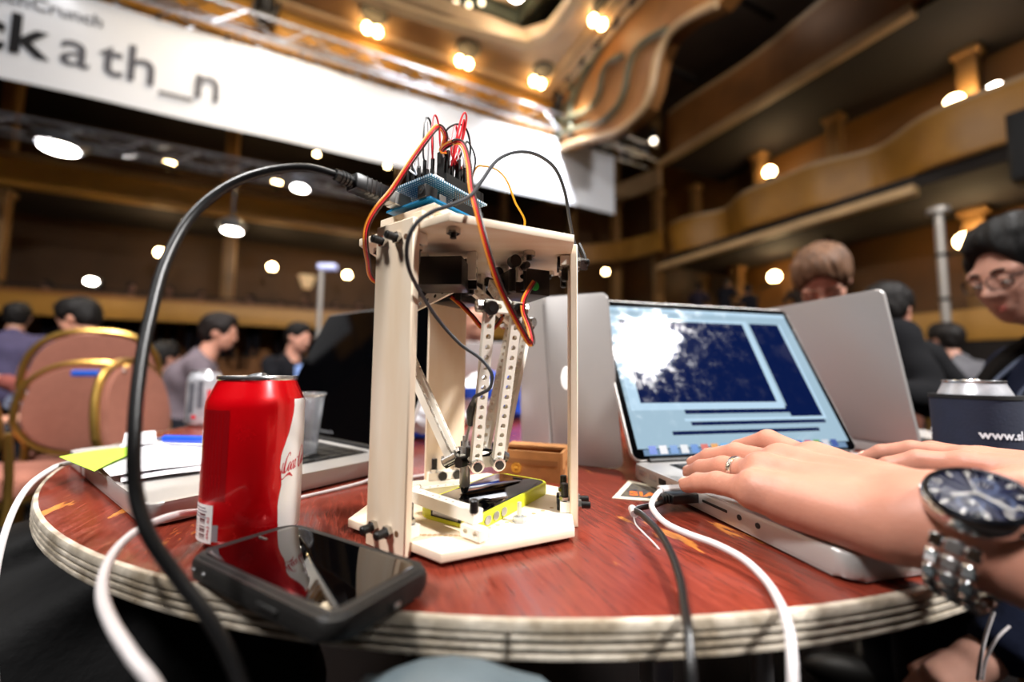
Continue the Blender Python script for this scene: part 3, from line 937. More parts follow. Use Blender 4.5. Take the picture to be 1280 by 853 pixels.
stroke([(1.15, -.42, .03), (2.0, -.22, .2), (3.1, -.78, .03)], fw).make('script_print', m_canlogo, can_body, smooth=180)

# silver can at the table edge, and the can in the holder
m_canplain = mat('silver_can_lacquer', '#dcdde2', 0.3, 0.5, col2='#9a9ca4', vscale=30)
C2 = D(-692, 905)
c2 = can_thing('soda_can', 'silver soda can with dark print at the table edge by the chairs', C2, m_canplain, math.atan2(-C2.y, -C2.x))
for (a, z0, z1, mm) in ((-50, 30, 95, m_inkg), (-20, 40, 100, m_inkg), (-38, 18, 26, m_canlogo), (8, 30, 80, m_canlogo)):
    mb = MB(); b0 = math.atan2(-C2.y, -C2.x)
    rows = [[mb.bm.verts.new(Vector((C2.x + .0333 * math.cos(b0 + math.radians(a + k * 3)), C2.y + .0333 * math.sin(b0 + math.radians(a + k * 3)), TZ + z / 1000))) for k in range(6)] for z in (z0, z1)]
    for k in range(5): mb.bm.faces.new((rows[0][k], rows[0][k + 1], rows[1][k + 1], rows[1][k]))
    mb.make('can_print', mm, bpy.data.objects[c2['body']])
C3 = D(577, 500)
b3_ = math.atan2(-C3.y, -C3.x)
can_thing('soda_can', 'silver soda can standing in a navy foam sleeve', C3, m_canplain, b3_, False)
kz = thing('can_sleeve', 'navy foam can sleeve with white web address print', 'can sleeve', (C3.x, C3.y, C3.z))
m_navy = mat('navy_foam', '#10182f', 0.85, var=.15, vscale=80, bump=.2, bscale=400)
MB().lathe([(.0345, .002), (.0385, .002), (.0395, .101), (.0390, .1035), (.0345, .1035), (.0342, .10), (.0345, .002)], 48, C3).make('foam_wall', m_navy, kz, smooth=50)
MB().lathe([(.0392, .0995), (.0402, .1), (.0402, .1045), (.0340, .1045), (.0340, .1036), (.0388, .1034)], 48, C3).make('stitched_edge', mat('black_stitching', '#08090d', .9), kz, smooth=50)
m_wprint = mat('white_fabric_print', '#dfe0e6', .8)
kw = lambda a0, z0: (lambda p: Vector((C3.x + (.0400) * math.cos(b3_ + math.radians(a0) + p.x / .0400), C3.y + .0400 * math.sin(b3_ + math.radians(a0) + p.x / .0400), C3.z + z0 + p.y)))
lettering('www.sl', .0135, None, m_wprint, kz, warp=kw(2, .055), extrude=0, bold=.0004)
lettering('g', .0135, None, m_wprint, kz, warp=kw(-78, .055), extrude=0)

# ------------------------------------------------------------------ phones
def rrect(w_, h_, r, n=6):
    pts = []
    for cx, cy, a0 in ((w_ / 2 - r, h_ / 2 - r, 0), (-w_ / 2 + r, h_ / 2 - r, 90), (-w_ / 2 + r, -h_ / 2 + r, 180), (w_ / 2 - r, -h_ / 2 + r, 270)):
        for k in range(n + 1):
            a = math.radians(a0 + 90 * k / n)
            pts.append((cx + r * math.cos(a), cy + r * math.sin(a)))
    return pts


m_rubber = mat('black_rubber_case', '#1b1a19', 0.55, var=.25, vscale=50, bump=.15, bscale=300)
m_glass = mat('black_phone_glass', '#020203', 0.03, 0, spec=.7, coat=.4)
ph = thing('smartphone', 'black smartphone in a rubber case overhanging the table edge', 'phone', D(-119.5, 243.5), math.atan2(-.503, .865))
ph.rotation_euler = (Matrix.Rotation(math.radians(-2.0), 3, 'X') @ rotz(math.atan2(-.503, .865))).to_euler(); ph.location.z += .0012
pm = MB(); pm.prism(rrect(.139, .0665, .011), .0030, .0138, None, .0032); pm.make('case', m_rubber, ph, local=True)
pm = MB(); pm.prism(rrect(.1335, .061, .009), .0136, .0146, None, .0004); pm.make('case_lip', m_rubber, ph, local=True)
pm = MB(); pm.prism(rrect(.121, .0555, .005), .0140, .0148, None, .0002); pm.make('screen', m_glass, ph, local=True)
MB().box((.009, .0012, .0004), (-.0545, .004, .01495), None).make('earpiece', mat('grey_speaker_mesh', '#6b6661', .5, .4), ph, local=True)
for k in (-.012, .0):
    MB().ball((-.045 + k, -.0333, .008), .0011, 8).make('pin_hole', m_steel, ph, local=True)
MB().box((.002, .010, .004), (.0693, .004, .0062), None, .0006).make('charging_port', mat('dark_port', '#050505', .6), ph, local=True)
MB().box((.0012, .004, .0026), (.0699, .004, .0062), None, .0003).make('port_contact', m_steel, ph, local=True)
MB().box((.018, .002, .003), (.02, -.0333, .0075), None, .0008).make('side_button', m_rubber, ph, local=True)

ip_ = thing('smartphone', 'black smartphone in a lime yellow bumper under the stylus', 'phone', D(-18.5, 363.5, 10.6), math.atan2(.85, .53))
m_lime = mat('lime_yellow_bumper', '#dbe02c', 0.45, sss=0.0)
pm = MB(); pm.prism(rrect(.1165, .0605, .010), .0, .0106, None, .0012); pm.make('bumper', m_lime, ip_, local=True)
pm = MB(); pm.prism(rrect(.1115, .0555, .008), .0098, .0109, None, .0002); pm.make('screen', m_glass, ip_, local=True)
pm = MB(); pm.prism(rrect(.1135, .0575, .009), .0096, .0104, None, .0002); pm.make('inner_frame', m_steel, ip_, local=True)
for k in (-.030, -.019, -.008):
    MB().lathe([(0, .0), (.0032, .0), (.0036, .0012), (0, .0014)], 14, (-.012 + k * 1.0 - .004, -.0302, .0054), Matrix.Rotation(math.pi / 2, 3, 'X') @ Matrix.Diagonal((1.15, .95, 1))).make('volume_button', m_steel, ip_, local=True)
MB().box((.0022, .03, .0045), (-.0580, .0, .0054), None, .0006).make('port_opening', mat('dark_port', '#050505', .6), ip_, local=True)
MB().box((.0024, .026, .0038), (-.0581, .0, .0062), None, .0006).make('metal_edge', m_steel, ip_, local=True)
MB().box((.0004, .011, .0012), (.048, 0, .01095), None).make('earpiece', mat('grey_speaker_mesh', '#6b6661', .5, .4), ip_, local=True)
MB().cyl((-.0505, 0, .0107), (-.0505, 0, .01096), .0045, seg=20).make('home_button', mat('dark_button_ring', '#1b1b1d', .3), ip_, local=True)

# ------------------------------------------------------------------ laptops
m_alum = mat('anodised_aluminium', '#bfbcb9', 0.42, 0.5, rvar=.04, vscale=8)
m_alud = mat('grey_aluminium', '#a9a6a4', 0.45, 0.35, rvar=.05, vscale=8)
m_key = mat('black_keycap', '#141416', 0.55)
m_port = mat('dark_port', '#050505', .6)
m_bez = mat('black_glass_bezel', '#030304', 0.04, coat=.3)
m_hinge = mat('black_hinge_plastic', '#0c0c0d', .5)


def frame4(o, x, y, z):
    m = basis(x, y, z).to_4x4(); m.translation = o
    return m


def laptop(label, O, e1, W, Dp, lean, lidh, keys=True, bh=17, z0=2, alu=m_alum, logo=False, group=None):
    """O: hinge-left corner on the desk (mm), e1: left-to-right; front points towards the user"""
    e1 = Vector((e1[0], e1[1], 0)).normalized(); fr = Vector((e1.y, -e1.x, 0))   # front = right x up
    t = thing('laptop', label, 'laptop', D(*O))
    ctr = D(*O) + e1 * W / 2000 + fr * Dp / 2000
    Mb = frame4(ctr, e1, -fr, Vector((0, 0, 1)))
    w_, d_ = W / 1000, Dp / 1000
    mb = MB(); mb.prism(rrect(w_, d_, .011), z0 / 1000, (z0 + bh) / 1000, Mb, .003); base = mb.make('base', alu, t)
    for sx in (-1, 1):
        for sy in (-1, 1):
            MB().cyl(Mb @ Vector((sx * (w_ / 2 - .03), sy * (d_ / 2 - .025), 0)), Mb @ Vector((sx * (w_ / 2 - .03), sy * (d_ / 2 - .025), z0 / 1000 + .0005)), .008, seg=12).make('foot', m_hinge, base)
    zt = (z0 + bh) / 1000
    MB().cyl(Mb @ Vector((-w_ / 2 + .02, d_ / 2 - .004, zt + .001)), Mb @ Vector((w_ / 2 - .02, d_ / 2 - .004, zt + .001)), .0042, seg=12).make('hinge', m_hinge, t)
    if keys:
        kw_, kd_ = .272, .104
        mb = MB(); mb.prism(rrect(kw_ + .006, kd_ + .004, .004), zt - .0006, zt + .0002, Mb @ Matrix.Translation((0, .052, 0))); well = mb.make('keyboard_well', m_hinge, t)
        mb = MB(); mb.prism(rrect(.105, .076, .004), zt - .0006, zt + .0003, Mb @ Matrix.Translation((0, -d_ / 2 + .048, 0))); mb.make('trackpad', alu, t)
        ky = None
        for r in range(6):
            n = 14; wk = kw_ / n
            hk = .009 if r == 5 else .0158
            for c in range(n):
                if r == 0 and 4 <= c <= 8:
                    if c != 6: continue
                    wid = wk * 5
                else:
                    wid = wk
                x = -kw_ / 2 + (c + .5) * wk; y = .052 - kd_ / 2 + .010 + r * .0178 - (.003 if r == 5 else 0)
                if ky is None or wid != wk or r == 5:
                    o = MB().box((wid - .0028, hk, .0016), (0, 0, 0), None, .0005, 1)
                    o = o.make('key', m_key, well, local=True)
                    if wid == wk and r == 0: ky = o
                    if r == 5 and c > 0: o.data = k5.data
                    if r == 5 and c == 0: k5 = o
                else:
                    o = ky if (r == 0 and c == 0) else clone(ky, 'key', well)
                o.matrix_basis = FRAMES[t.name] @ Mb @ Matrix.Translation((x, y, zt + .0008))
    # front scoop
    mb = MB(); mb.box((.052, .006, .0032), (0, 0, 0), None, .0012)
    o = mb.make('thumb_scoop', m_alud, base, local=True); o.matrix_basis = FRAMES[t.name] @ Mb @ Matrix.Translation((0, -d_ / 2 + .0022, zt - .0008))
    # lid
    up = (-fr * math.sin(lean) + Vector((0, 0, 1)) * math.cos(lean)).normalized()
    nn = e1.cross(up).normalized()          # faces the user
    lo = D(*O) + Vector((0, 0, zt + .001)) + e1 * W / 2000 - fr * .0 + up * (lidh / 2000 + .001) + fr * .004
    Ml = frame4(lo, e1, up, nn)
    lh = lidh / 1000
    mb = MB(); mb.prism(rrect(w_, lh, .010), -.0062, -.0004, Ml, .0012); lid = mb.make('lid', alu, t)
    mb = MB(); mb.prism(rrect(w_ - .003, lh - .003, .009), -.0006, .0004, Ml); scr = mb.make('screen_bezel', m_bez, t)
    if logo:
        mb = MB(); mb.ball((0, 0, 0), .016, 16, (1, 1.1, .03)); o = mb.make('lid_logo', mat('white_logo_glow', '#f4f4f2', .4, emit='#ffffff', estr=.4), t, local=True)
        o.matrix_basis = FRAMES[t.name] @ Ml @ Matrix.Translation((0, 0, -.0062))
    return t, Mb, Ml, w_, d_, lh, zt


# the laptop in use
mac, Mb, Ml, lw, ld, lh, zt = laptop('silver laptop in use with blue windows on its lit screen', (147, 492), (.973, .231), 350, 250, math.radians(26.3), 240)


def quad_on(Mx, s0, t0, s1, t1, off, name, m, par):
    mb = MB(); x0, y0 = s0 / 1000 - lw / 2, t0 / 1000 - lh / 2
    x1, y1 = s1 / 1000 - lw / 2, t1 / 1000 - lh / 2
    mb.prism([(x0, y0), (x1, y0), (x1, y1), (x0, y1)], .0004, .0004 + off, Mx)
    return mb.make(name, m, par, smooth=0)


def screen_mat(name, col, strength, noise=None):
    m = mat(name, '#010102', 0.10, spec=.3, emit=col, estr=strength, rvar=0, var=0)
    nt = m.node_tree; N = nt.nodes; L = nt.links; b = N['Principled BSDF']
    # greasy smears: roughness follows blotchy noise
    tc = N.new('ShaderNodeTexCoord')
    n1 = N.new('ShaderNodeTexNoise'); n1.inputs['Scale'].default_value = 55; n1.inputs['Detail'].default_value = 8; n1.inputs['Roughness'].default_value = .7
    L.new(tc.outputs['Object'], n1.inputs['Vector'])
    mr = N.new('ShaderNodeMapRange'); mr.inputs['From Min'].default_value = .45; mr.inputs['From Max'].default_value = .72; mr.inputs['To Min'].default_value = .04; mr.inputs['To Max'].default_value = .20
    L.new(n1.outputs['Fac'], mr.inputs['Value']); L.new(mr.outputs[0], b.inputs['Roughness'])
    return m


m_scr_bg = screen_mat('screen_desktop_glow', '#a9c6d8', .85)
m_scr_w = screen_mat('screen_window_frame_glow', '#b9d6ea', .95)
m_scr_n = screen_mat('screen_navy_terminal_glow', '#0a1c4e', .75)
m_scr_d = screen_mat('screen_dark_window_glow', '#14245a', .6)
scr = [o for o in mac.children if o.name.startswith('screen_bezel')][0]
quad_on(Ml, 9, 14, 341, 229, .00006, 'screen_image', m_scr_bg, scr)
quad_on(Ml, 9, 222, 341, 229, .0001, 'menu_bar', m_scr_w, scr)
quad_on(Ml, 262, 50, 318, 208, .00012, 'terminal_window', m_scr_n, scr)
quad_on(Ml, 92, 58, 318, 68, .00012, 'terminal_window', m_scr_n, scr)
quad_on(Ml, 318, 48, 323, 208, .00014, 'window_frame', m_scr_w, scr)
quad_on(Ml, 88, 48, 323, 52, .00014, 'window_frame', m_scr_w, scr)
quad_on(Ml, 96, 42, 318, 47, .00014, 'terminal_window', m_scr_d, scr)
quad_on(Ml, 64, 30, 300, 35, .00014, 'terminal_window', m_scr_d, scr)
quad_on(Ml, 14, 64, 258, 212, .00016, 'window_frame', m_scr_w, scr)
quad_on(Ml, 30, 74, 248, 206, .0002, 'terminal_window', m_scr_n, scr)
quad_on(Ml, 16, 5.5, 334, 13, .0001, 'dock_shelf', screen_mat('screen_dock_glow', '#8fb0d4', .6), scr)
icons = ['#3a6fd8', '#e8e8ee', '#4b8bd0', '#e3e6ea', '#2f7fd0', '#d84a36', '#e89b2e', '#58b0e8', '#3fae49', '#5b5bd6', '#c0c8d8', '#e8c23a', '#28a0a0', '#9a4fd0', '#d0d8e0', '#4878c8', '#c84878', '#6ab04a', '#e0e0e8', '#3858a8']
for k, c in enumerate(icons):
    quad_on(Ml, 24 + k * 15, 7, 24 + k * 15 + 10.5, 17.5, .0002, 'dock_icon', mat('dock_icon_' + c[1:], '#000000', .3, emit=c, estr=.8), scr)
# ports along the left edge (x = -lw/2)
def port(y, w_, h_, z, m=m_port, name='port', proud=.0004):
    mb = MB(); mb.box((.0016, w_, h_), (0, 0, 0), None, min(w_, h_) * .2)
    o = mb.make(name, m, mac, local=True); o.matrix_basis = FRAMES[mac.name] @ Mb @ Matrix.Translation((-lw / 2 - proud + .0006, y, z)); return o


for y, w_, h_, m in ((.101, .015, .0065, m_steel), (.081, .013, .0070, m_steel), (.064, .013, .0068, m_port), (.045, .008, .0055, m_port), (.031, .012, .0055, m_port), (.0155, .012, .0055, m_port), (-.012, .030, .0024, m_port)):
    port(y, w_, h_, .0115, m)
for y in (-.040, -.058):
    mb = MB(); mb.cyl((-.0006, 0, 0), (.001, 0, 0), .0022, seg=14)
    o = mb.make('audio_jack', m_port, mac, local=True); o.matrix_basis = FRAMES[mac.name] @ Mb @ Matrix.Translation((-lw / 2, y, .0115))

# open laptop with the dark screen, papers lying on it
blk, Mb2, Ml2, lw2, ld2, lh2, zt2 = laptop('silver laptop with a dark screen and papers lying on its keyboard', (-436, 736), (.8135, -.5815), 362, 249, math.radians(25), 240)
M4 = Ml2 @ Matrix.Translation((0, -lh2 / 2 + .0085, .0006))
lettering('MacBook Pro', .007, M4, mat('grey_bezel_print', '#77777a', .5), blk, 0, 0, .5)
mb = MB(); mb.cyl((0, 0, 0), (0, -.0006, 0), .0012, seg=8); o = mb.make('sleep_light', mat('sleep_light_glow', '#ffffff', .4, emit='#ffffff', estr=4), blk, local=True)
o.matrix_basis = FRAMES[blk.name] @ Mb2 @ Matrix.Translation((lw2 / 2 - .03, -ld2 / 2, .011))

# laptop of the man across, seen from behind its lid
laptop('silver laptop seen from behind its lid beside the navy can sleeve', (607, 599), (-.205, .979), 350, 249, math.radians(13), 243, keys=True, alu=m_alud)
# far laptop behind the blue bag
laptop('pale silver laptop lid behind the blue plastic bag', (40, 1490), (-.985, -.17), 330, 227, math.radians(18), 222, keys=False, bh=15)

# upright grey device behind the robot: two panels opened like a book
tb = thing('laptop', 'grey laptop standing on its side half open like a book, white mark on lid', 'laptop', D(80, 560))
pa, pb_, pc = Vector((.148, .533, 0)), Vector((.062, .570, 0)), Vector((.024, .640, 0))
def upright(name, a, b, m, h, th, lean=0.0):
    ex = (b - a); wd = ex.length; ex.normalize(); n_ = Vector((-ex.y, ex.x, 0)) 
    up = (Vector((0, 0, 1)) + ex * lean).normalized()
    Mx = frame4(a + Vector((0, 0, TZ + .0015)) + ex * wd / 2 + up * h / 2, ex, up, ex.cross(up).normalized())
    mb = MB(); mb.prism(rrect(wd, h, .009), -th / 2, th / 2, Mx, .0018); mb.make(name, m, tb)
    return Mx
Mx = upright('lid', pa, pb_, m_alud, .236, .007, .08)
upright('base', pb_, pc, m_alum, .236, .016, .06)
MB().cyl(Vector((pb_.x, pb_.y, TZ + .012)), Vector((pb_.x - .015, pb_.y + .006, TZ + .225)), .0032, seg=10).make('hinge', mat('dark_grey_hinge', '#4a4848', .5), tb)
mb = MB(); mb.ball((0, 0, 0), .0145, 16, (.62, 1.15, .05)); o = mb.make('lid_logo', mat('white_logo_glow', '#f4f4f2', .4, emit='#ffffff', estr=.4), tb, local=True)
o.matrix_basis = FRAMES[tb.name] @ Mx @ Matrix.Translation((.02, .0, -.0035))

# ------------------------------------------------------------------ papers, pen, cards
def sheet(name, label, corners, z, m, thick=.0004, curl=None, group=None):
    n = 8; mb = MB()
    c = [Vector((D(x, y, z).x, D(x, y, z).y, D(x, y, z).z)) for x, y in corners]
    g = [[None] * (n + 1) for _ in range(n + 1)]
    for i in range(n + 1):
        for j in range(n + 1):
            a, b = i / n, j / n
            p = (c[0] * (1 - a) + c[1] * a) * (1 - b) + (c[3] * (1 - a) + c[2] * a) * b
            if curl: p.z += curl(a, b)
            g[i][j] = mb.bm.verts.new(p)
    for i in range(n):
        for j in range(n):
            mb.bm.faces.new((g[i][j], g[i + 1][j], g[i + 1][j + 1], g[i][j + 1]))
    ex = bmesh.ops.extrude_face_region(mb.bm, geom=list(mb.bm.faces))
    bmesh.ops.translate(mb.bm, verts=[v for v in ex['geom'] if isinstance(v, bmesh.types.BMVert)], vec=(0, 0, -thick))
    bmesh.ops.translate(mb.bm, verts=mb.bm.verts, vec=-D(*corners[0], z))
    o = mb.make(name, m, None, smooth=50); o.location = D(*corners[0], z)
    props(o, label, 'paper', group)
    return o


def gz(px, py, z):
    d = PX(px, py, 1.0) - Vector((0, 0, CAMZ)); k = (TZ + z / 1000 - CAMZ) / d.z
    return (d.x * k * 1000, d.y * k * 1000)


m_paper = mat('white_paper', '#dedde2', .7, var=.04, vscale=30)
m_green = mat('lime_green_paper', '#a9d43c', .65, var=.08, vscale=25)
sheet('paper_sheet', 'white paper sheet lying flat on the dark-screen laptop', [gz(151, 603, 22), gz(252, 589, 22), gz(268, 548, 22), gz(150, 556, 22)], 21.2, m_paper, curl=lambda a, b: .001 * math.sin(a * 3 + b * 2) + .001)
sheet('paper_sheet', 'white paper sheet on top of the papers under the blue pen', [gz(138, 597, 25), gz(252, 579, 25), gz(262, 546, 25), gz(112, 568, 25)], 24.0, m_paper, curl=lambda a, b: .002 * (1 - a) * (1 - b) + .001 * math.sin(a * 4))
sheet('paper_sheet', 'white folded paper with a raised flap behind the blue pen', [gz(152, 558, 29), gz(196, 552, 29), gz(194, 543, 29), gz(156, 546, 29)], 28.0, m_paper, curl=lambda a, b: .006 * b * b)
sheet('paper_sheet', 'lime green paper sheet hanging over the laptop front edge', [gz(118, 588, 28), gz(166, 568, 28), gz(166, 559, 28), gz(74, 570, 28)], 28.5, m_green, curl=lambda a, b: .0015 * math.sin(a * 3.2) - .0015 * (1 - a))
pen = thing('pen', 'blue plastic pen lying on the white papers', 'pen', D(*gz(200, 549, 30), 30))
m_blue = mat('blue_pen_plastic', '#1246c2', .3)
pa_, pb2 = Vector((*[c / 1000 for c in gz(196, 549, 32)], TZ + .0325)), Vector((*[c / 1000 for c in gz(272, 551, 32)], TZ + .0325))
pd = (pb2 - pa_).normalized()
MB().cyl(pa_ + pd * .012, pb2, .0052, seg=14).make('barrel', m_blue, pen)
MB().cyl(pa_, pa_ + pd * .012, .0012, .0044, 12).make('tip', mat('grey_pen_tip', '#59607a', .4), pen)
MB().box((.034, .0026, .0018), pa_ + pd * .042 + Vector((0, -.003, -.0035)), basis(pd, Vector((-pd.y, pd.x, 0)), (0, 0, 1)), .0006).make('clip', m_blue, pen)
cd = thing('card', 'small printed card tucked under the laptop corner', 'card', D(125, 440))
cor = [gz(765, 623, .6), gz(822, 628, .6), gz(838, 612, .6), gz(786, 601, .6)]
def cardpoly(f, z0, z1, m, name):
    cx = sum(c[0] for c in cor) / 4; cy = sum(c[1] for c in cor) / 4
    mb = MB(); mb.prism([((cx + (x - cx) * f) / 1000, (cy + (y - cy) * f) / 1000) for x, y in cor], TZ + z0, TZ + z1); return mb.make(name, m, cd, smooth=0)
cardpoly(1, .0002, .0009, mat('cream_card', '#e4dcc8', .5, var=.1, vscale=60), 'card_stock')
cardpoly(.74, .0009, .00105, mat('navy_card_print', '#1a2038', .5, col2='#6a6250', vscale=160), 'card_print')
c0, c1, c3 = Vector((*cor[0], 0)) / 1000, Vector((*cor[1], 0)) / 1000, Vector((*cor[3], 0)) / 1000
ex = (c1 - c0).normalized(); ey = Vector((-ex.y, ex.x, 0))
lettering('SIA', .021, frame4(c0 + ex * .017 + ey * .014 + Vector((0, 0, TZ + .0012)), ex, ey, (0, 0, 1)), mat('orange_card_print', '#e2701e', .5), cd, .0006, 0)

# ------------------------------------------------------------------ little brown box, bags, cup
m_kraft = mat('laser_cut_board', '#b27a45', .7, var=.25, vscale=60, bump=.1, bscale=200)
bx = thing('box', 'small brown laser-cut board box with a brass rivet', 'box', D(28, 505))
bo = D(30, 500); bax = Vector((.955, -.297, 0)); bay = Vector((.297, .955, 0)); BM = basis(bax, bay, (0, 0, 1))
bw, bd, bh_ = .074, .05, .034
for s in (-1, 1):
    MB().box((bw, .003, bh_), bo + bay * (s * bd / 2) + Vector((0, 0, bh_ / 2)), BM).make('side_board', m_kraft, bx, smooth=0)
    MB().box((.003, bd, bh_), bo + bax * (s * bw / 2) + Vector((0, 0, bh_ / 2)), BM).make('end_board', m_kraft, bx, smooth=0)
    MB().box((bw * .46, .0032, .006), bo + bax * (s * bw * .22) - bay * (bd / 2 + .0004) + Vector((0, 0, bh_ - .012)), BM).make('slot_tab', mat('darker_board', '#8a5a2f', .7), bx, smooth=0)
    for k in range(3):
        MB().box((.0034, .009, .005), bo + bax * (s * (bw / 2 + .0006)) + bay * (-.016 + k * .016) + Vector((0, 0, .012 + .006 * (k % 2))), BM).make('finger_joint', mat('darker_board', '#8a5a2f', .7), bx, smooth=0)
MB().box((bw, bd, .003), bo + Vector((0, 0, .0016)), BM).make('floor_board', m_kraft, bx, smooth=0)
MB().box((bw, bd * .45, .003), bo + bay * (bd * .28) + Vector((0, 0, bh_)), BM).make('lid_board', m_kraft, bx, smooth=0)
MB().lathe([(.0, .0022), (.0026, .002), (.0028, .0008), (.0062, .0012), (.0066, 0), (0, 0)], 18, bo - bax * .016 - bay * (bd / 2 + .0018) + Vector((0, 0, .014)), basis(bax, Vector((0, 0, 1)), -bay)).make('rivet', mat('brass', '#d9a64a', .25, .9), bx)

m_clear = mat('clear_plastic', '#f4f7fb', .08, trans=.9, spec=.5)
cup = thing('cup', 'clear plastic cup standing behind the red can', 'cup', D(-268, 505, 21.5))
MB().lathe([(0, .001), (.024, .001), (.031, .074), (.032, .0755), (.0305, .0755), (.0232, .003), (0, .003)], 40, D(-268, 505, 21.5)).make('cup_wall', m_clear, cup, smooth=50)
MB().lathe([(.0308, .073), (.0326, .0735), (.0326, .0762), (.0304, .0762)], 40, D(-268, 505, 21.5)).make('cup_rim', m_clear, cup, smooth=50)
# ------------------------------------------------------------------ delta robot
RC = D(-35.2, 366.8)
m_birch = mat('birch_plywood', '#f3e2cb', 0.55, col2='#ecd4b6', vscale=9, stretch=(6, 6, 1), bump=.08, bscale=40)
m_birchp = mat('birch_plate', '#f5e6d0', 0.5, col2='#eed9bd', vscale=10, stretch=(1, 7, 7), bump=.06, bscale=40)
m_beam = mat('cream_beam_plastic', '#f6f0e2', 0.42, var=.06, vscale=40)
m_nylon = mat('black_nylon_screw', '#141312', 0.4)
m_nut = mat('zinc_nut', '#c6c3bd', 0.25, 0.95)
m_servo = mat('black_servo_plastic', '#101011', 0.38)
bot = thing('delta_robot', 'small plywood delta robot with perforated white arms and wires', 'robot', tuple(RC))


def nt_(az):
    a = math.radians(az)
    n_ = Vector((math.sin(a), math.cos(a), 0)); t_ = Vector((-n_.y, n_.x, 0))
    return n_, t_


def RP(n_, t_, a, b, z):
    return RC + n_ * (a / 1000) + t_ * (b / 1000) + Vector((0, 0, z / 1000))


LEGS = (215.0, 95.0, 335.0); ARMS = (155.0, 275.0, 35.0)
hexp = [(RC.x + .102 * math.sin(math.radians(185 + 60 * k)), RC.y + .102 * math.cos(math.radians(185 + 60 * k))) for k in range(6)]
mb = MB(); mb.prism(hexp, TZ + .004, TZ + .0105, None, .0007); mb.make('base_plate', m_birchp, bot)
mb = MB(); mb.prism(hexp, TZ + .2295, TZ + .236, None, .0007); mb.make('top_plate', m_birchp, bot)
for k in range(6):
    n_, t_ = nt_(185 + 60 * k)
    MB().lathe([(0, 0), (.006, 0), (.0065, .004), (0, .004)], 14, RP(n_, t_, 84, 0, 0)).make('rubber_foot', m_nylon, bot)


def hexnut(p, ax, r=.0046, h=.0032):
    return MB().cyl(p, Vector(p) + Vector(ax) * h, r, seg=6)


def screw(p, ax, length, r=.0028, head=True):
    mb = MB(); p = Vector(p); ax = Vector(ax)
    mb.cyl(p, p + ax * (length - .001), r, seg=12); mb.cyl(p + ax * (length - .001), p + ax * length, r, r * .7, 12)
    for k in range(int(length / .0016)):
        q = p + ax * (.0008 + k * .0016); mb.cyl(q, q + ax * .0007, r * 1.1, seg=12)
    return mb


for az in LEGS:
    n_, t_ = nt_(az)
    B3 = basis(t_, n_, (0, 0, 1))
    leg = MB().box((.0429, .0065, .238), RP(n_, t_, 90.05, 0, 119.0), B3, .0008, 1).make('leg', m_birch, bot)
    Z = Vector((0, 0, 1))
    for zz in (15.0, 224.5):
        br = MB().perfbar(RP(n_, t_, 82.6, -20, zz), RP(n_, t_, 82.6, 20, zz), Z, .008, .008, .008, .0024).make('bracket', m_beam, leg)
        for tt in (-11, 5):
            screw(RP(n_, t_, 80, tt, zz), n_, .0245).make('screw', m_nylon, leg)
            hexnut(RP(n_, t_, 93.4, tt, zz), n_).make('nut', m_nut, leg)
            MB().cyl(RP(n_, t_, 76.2, tt, zz), RP(n_, t_, 78.6, tt, zz), .0048, seg=14).make('screw_head', m_nylon, leg)
        MB().cyl(RP(n_, t_, 93.3, 13, zz), RP(n_, t_, 93.45, 13, zz), .0022, seg=12).make('screw_hole', mat('dark_drill_hole', '#6b4a2c', .8), leg)
        for tt in (-13, 13):
            if zz < 100:
                screw(RP(n_, t_, 82.6, tt, 12), Z, .021).make('bolt', m_nylon, leg)
                hexnut(RP(n_, t_, 82.6, tt, 19), Z).make('nut', m_nut, leg)
            else:
                screw(RP(n_, t_, 82.6, tt, 229), -Z, .022).make('bolt', m_nylon, leg)
                hexnut(RP(n_, t_, 82.6, tt, 220.4), -Z).make('nut', m_nut, leg)
# zinc bolts through the top plate and a clear stud on the base plate
for az, rr_ in ((185, 88), (125, 60), (245, 86), (65, 80)):
    n_, t_ = nt_(az)
    hexnut(RP(n_, t_, rr_, 0, 229.4), (0, 0, -1), .0052, .004).make('nut', m_nut, bot)
    screw(RP(n_, t_, rr_, 0, 230), (0, 0, -1), .008, .0022).make('bolt', m_nylon, bot)
st0 = D(*gz(649, 652, 11), 10.5)
hexnut(st0, (0, 0, 1), .0052, .004).make('nut', mat('clear_nylon', '#dfe0dc', .2, trans=.5), bot)
MB().cyl(st0 + Vector((0, 0, .004)), st0 + Vector((0, 0, .015)), .0017, seg=10).make('stud', mat('clear_nylon', '#dfe0dc', .2, trans=.5), bot)
# rows of drilled holes in the base plate
for k in range(11):
    for (a, b) in (((517, 669), (583, 670)), ((600, 664), (712, 628))):
        px = a[0] + (b[0] - a[0]) * k / 10; py = a[1] + (b[1] - a[1]) * k / 10
        q = D(*gz(px, py, 10.5), 10.5)
        MB().cyl(q - Vector((0, 0, .001)), q + Vector((0, 0, .00012)), .0019, seg=10).make('drilled_hole', mat('pale_drill_hole', '#c9a67e', .8), bot)
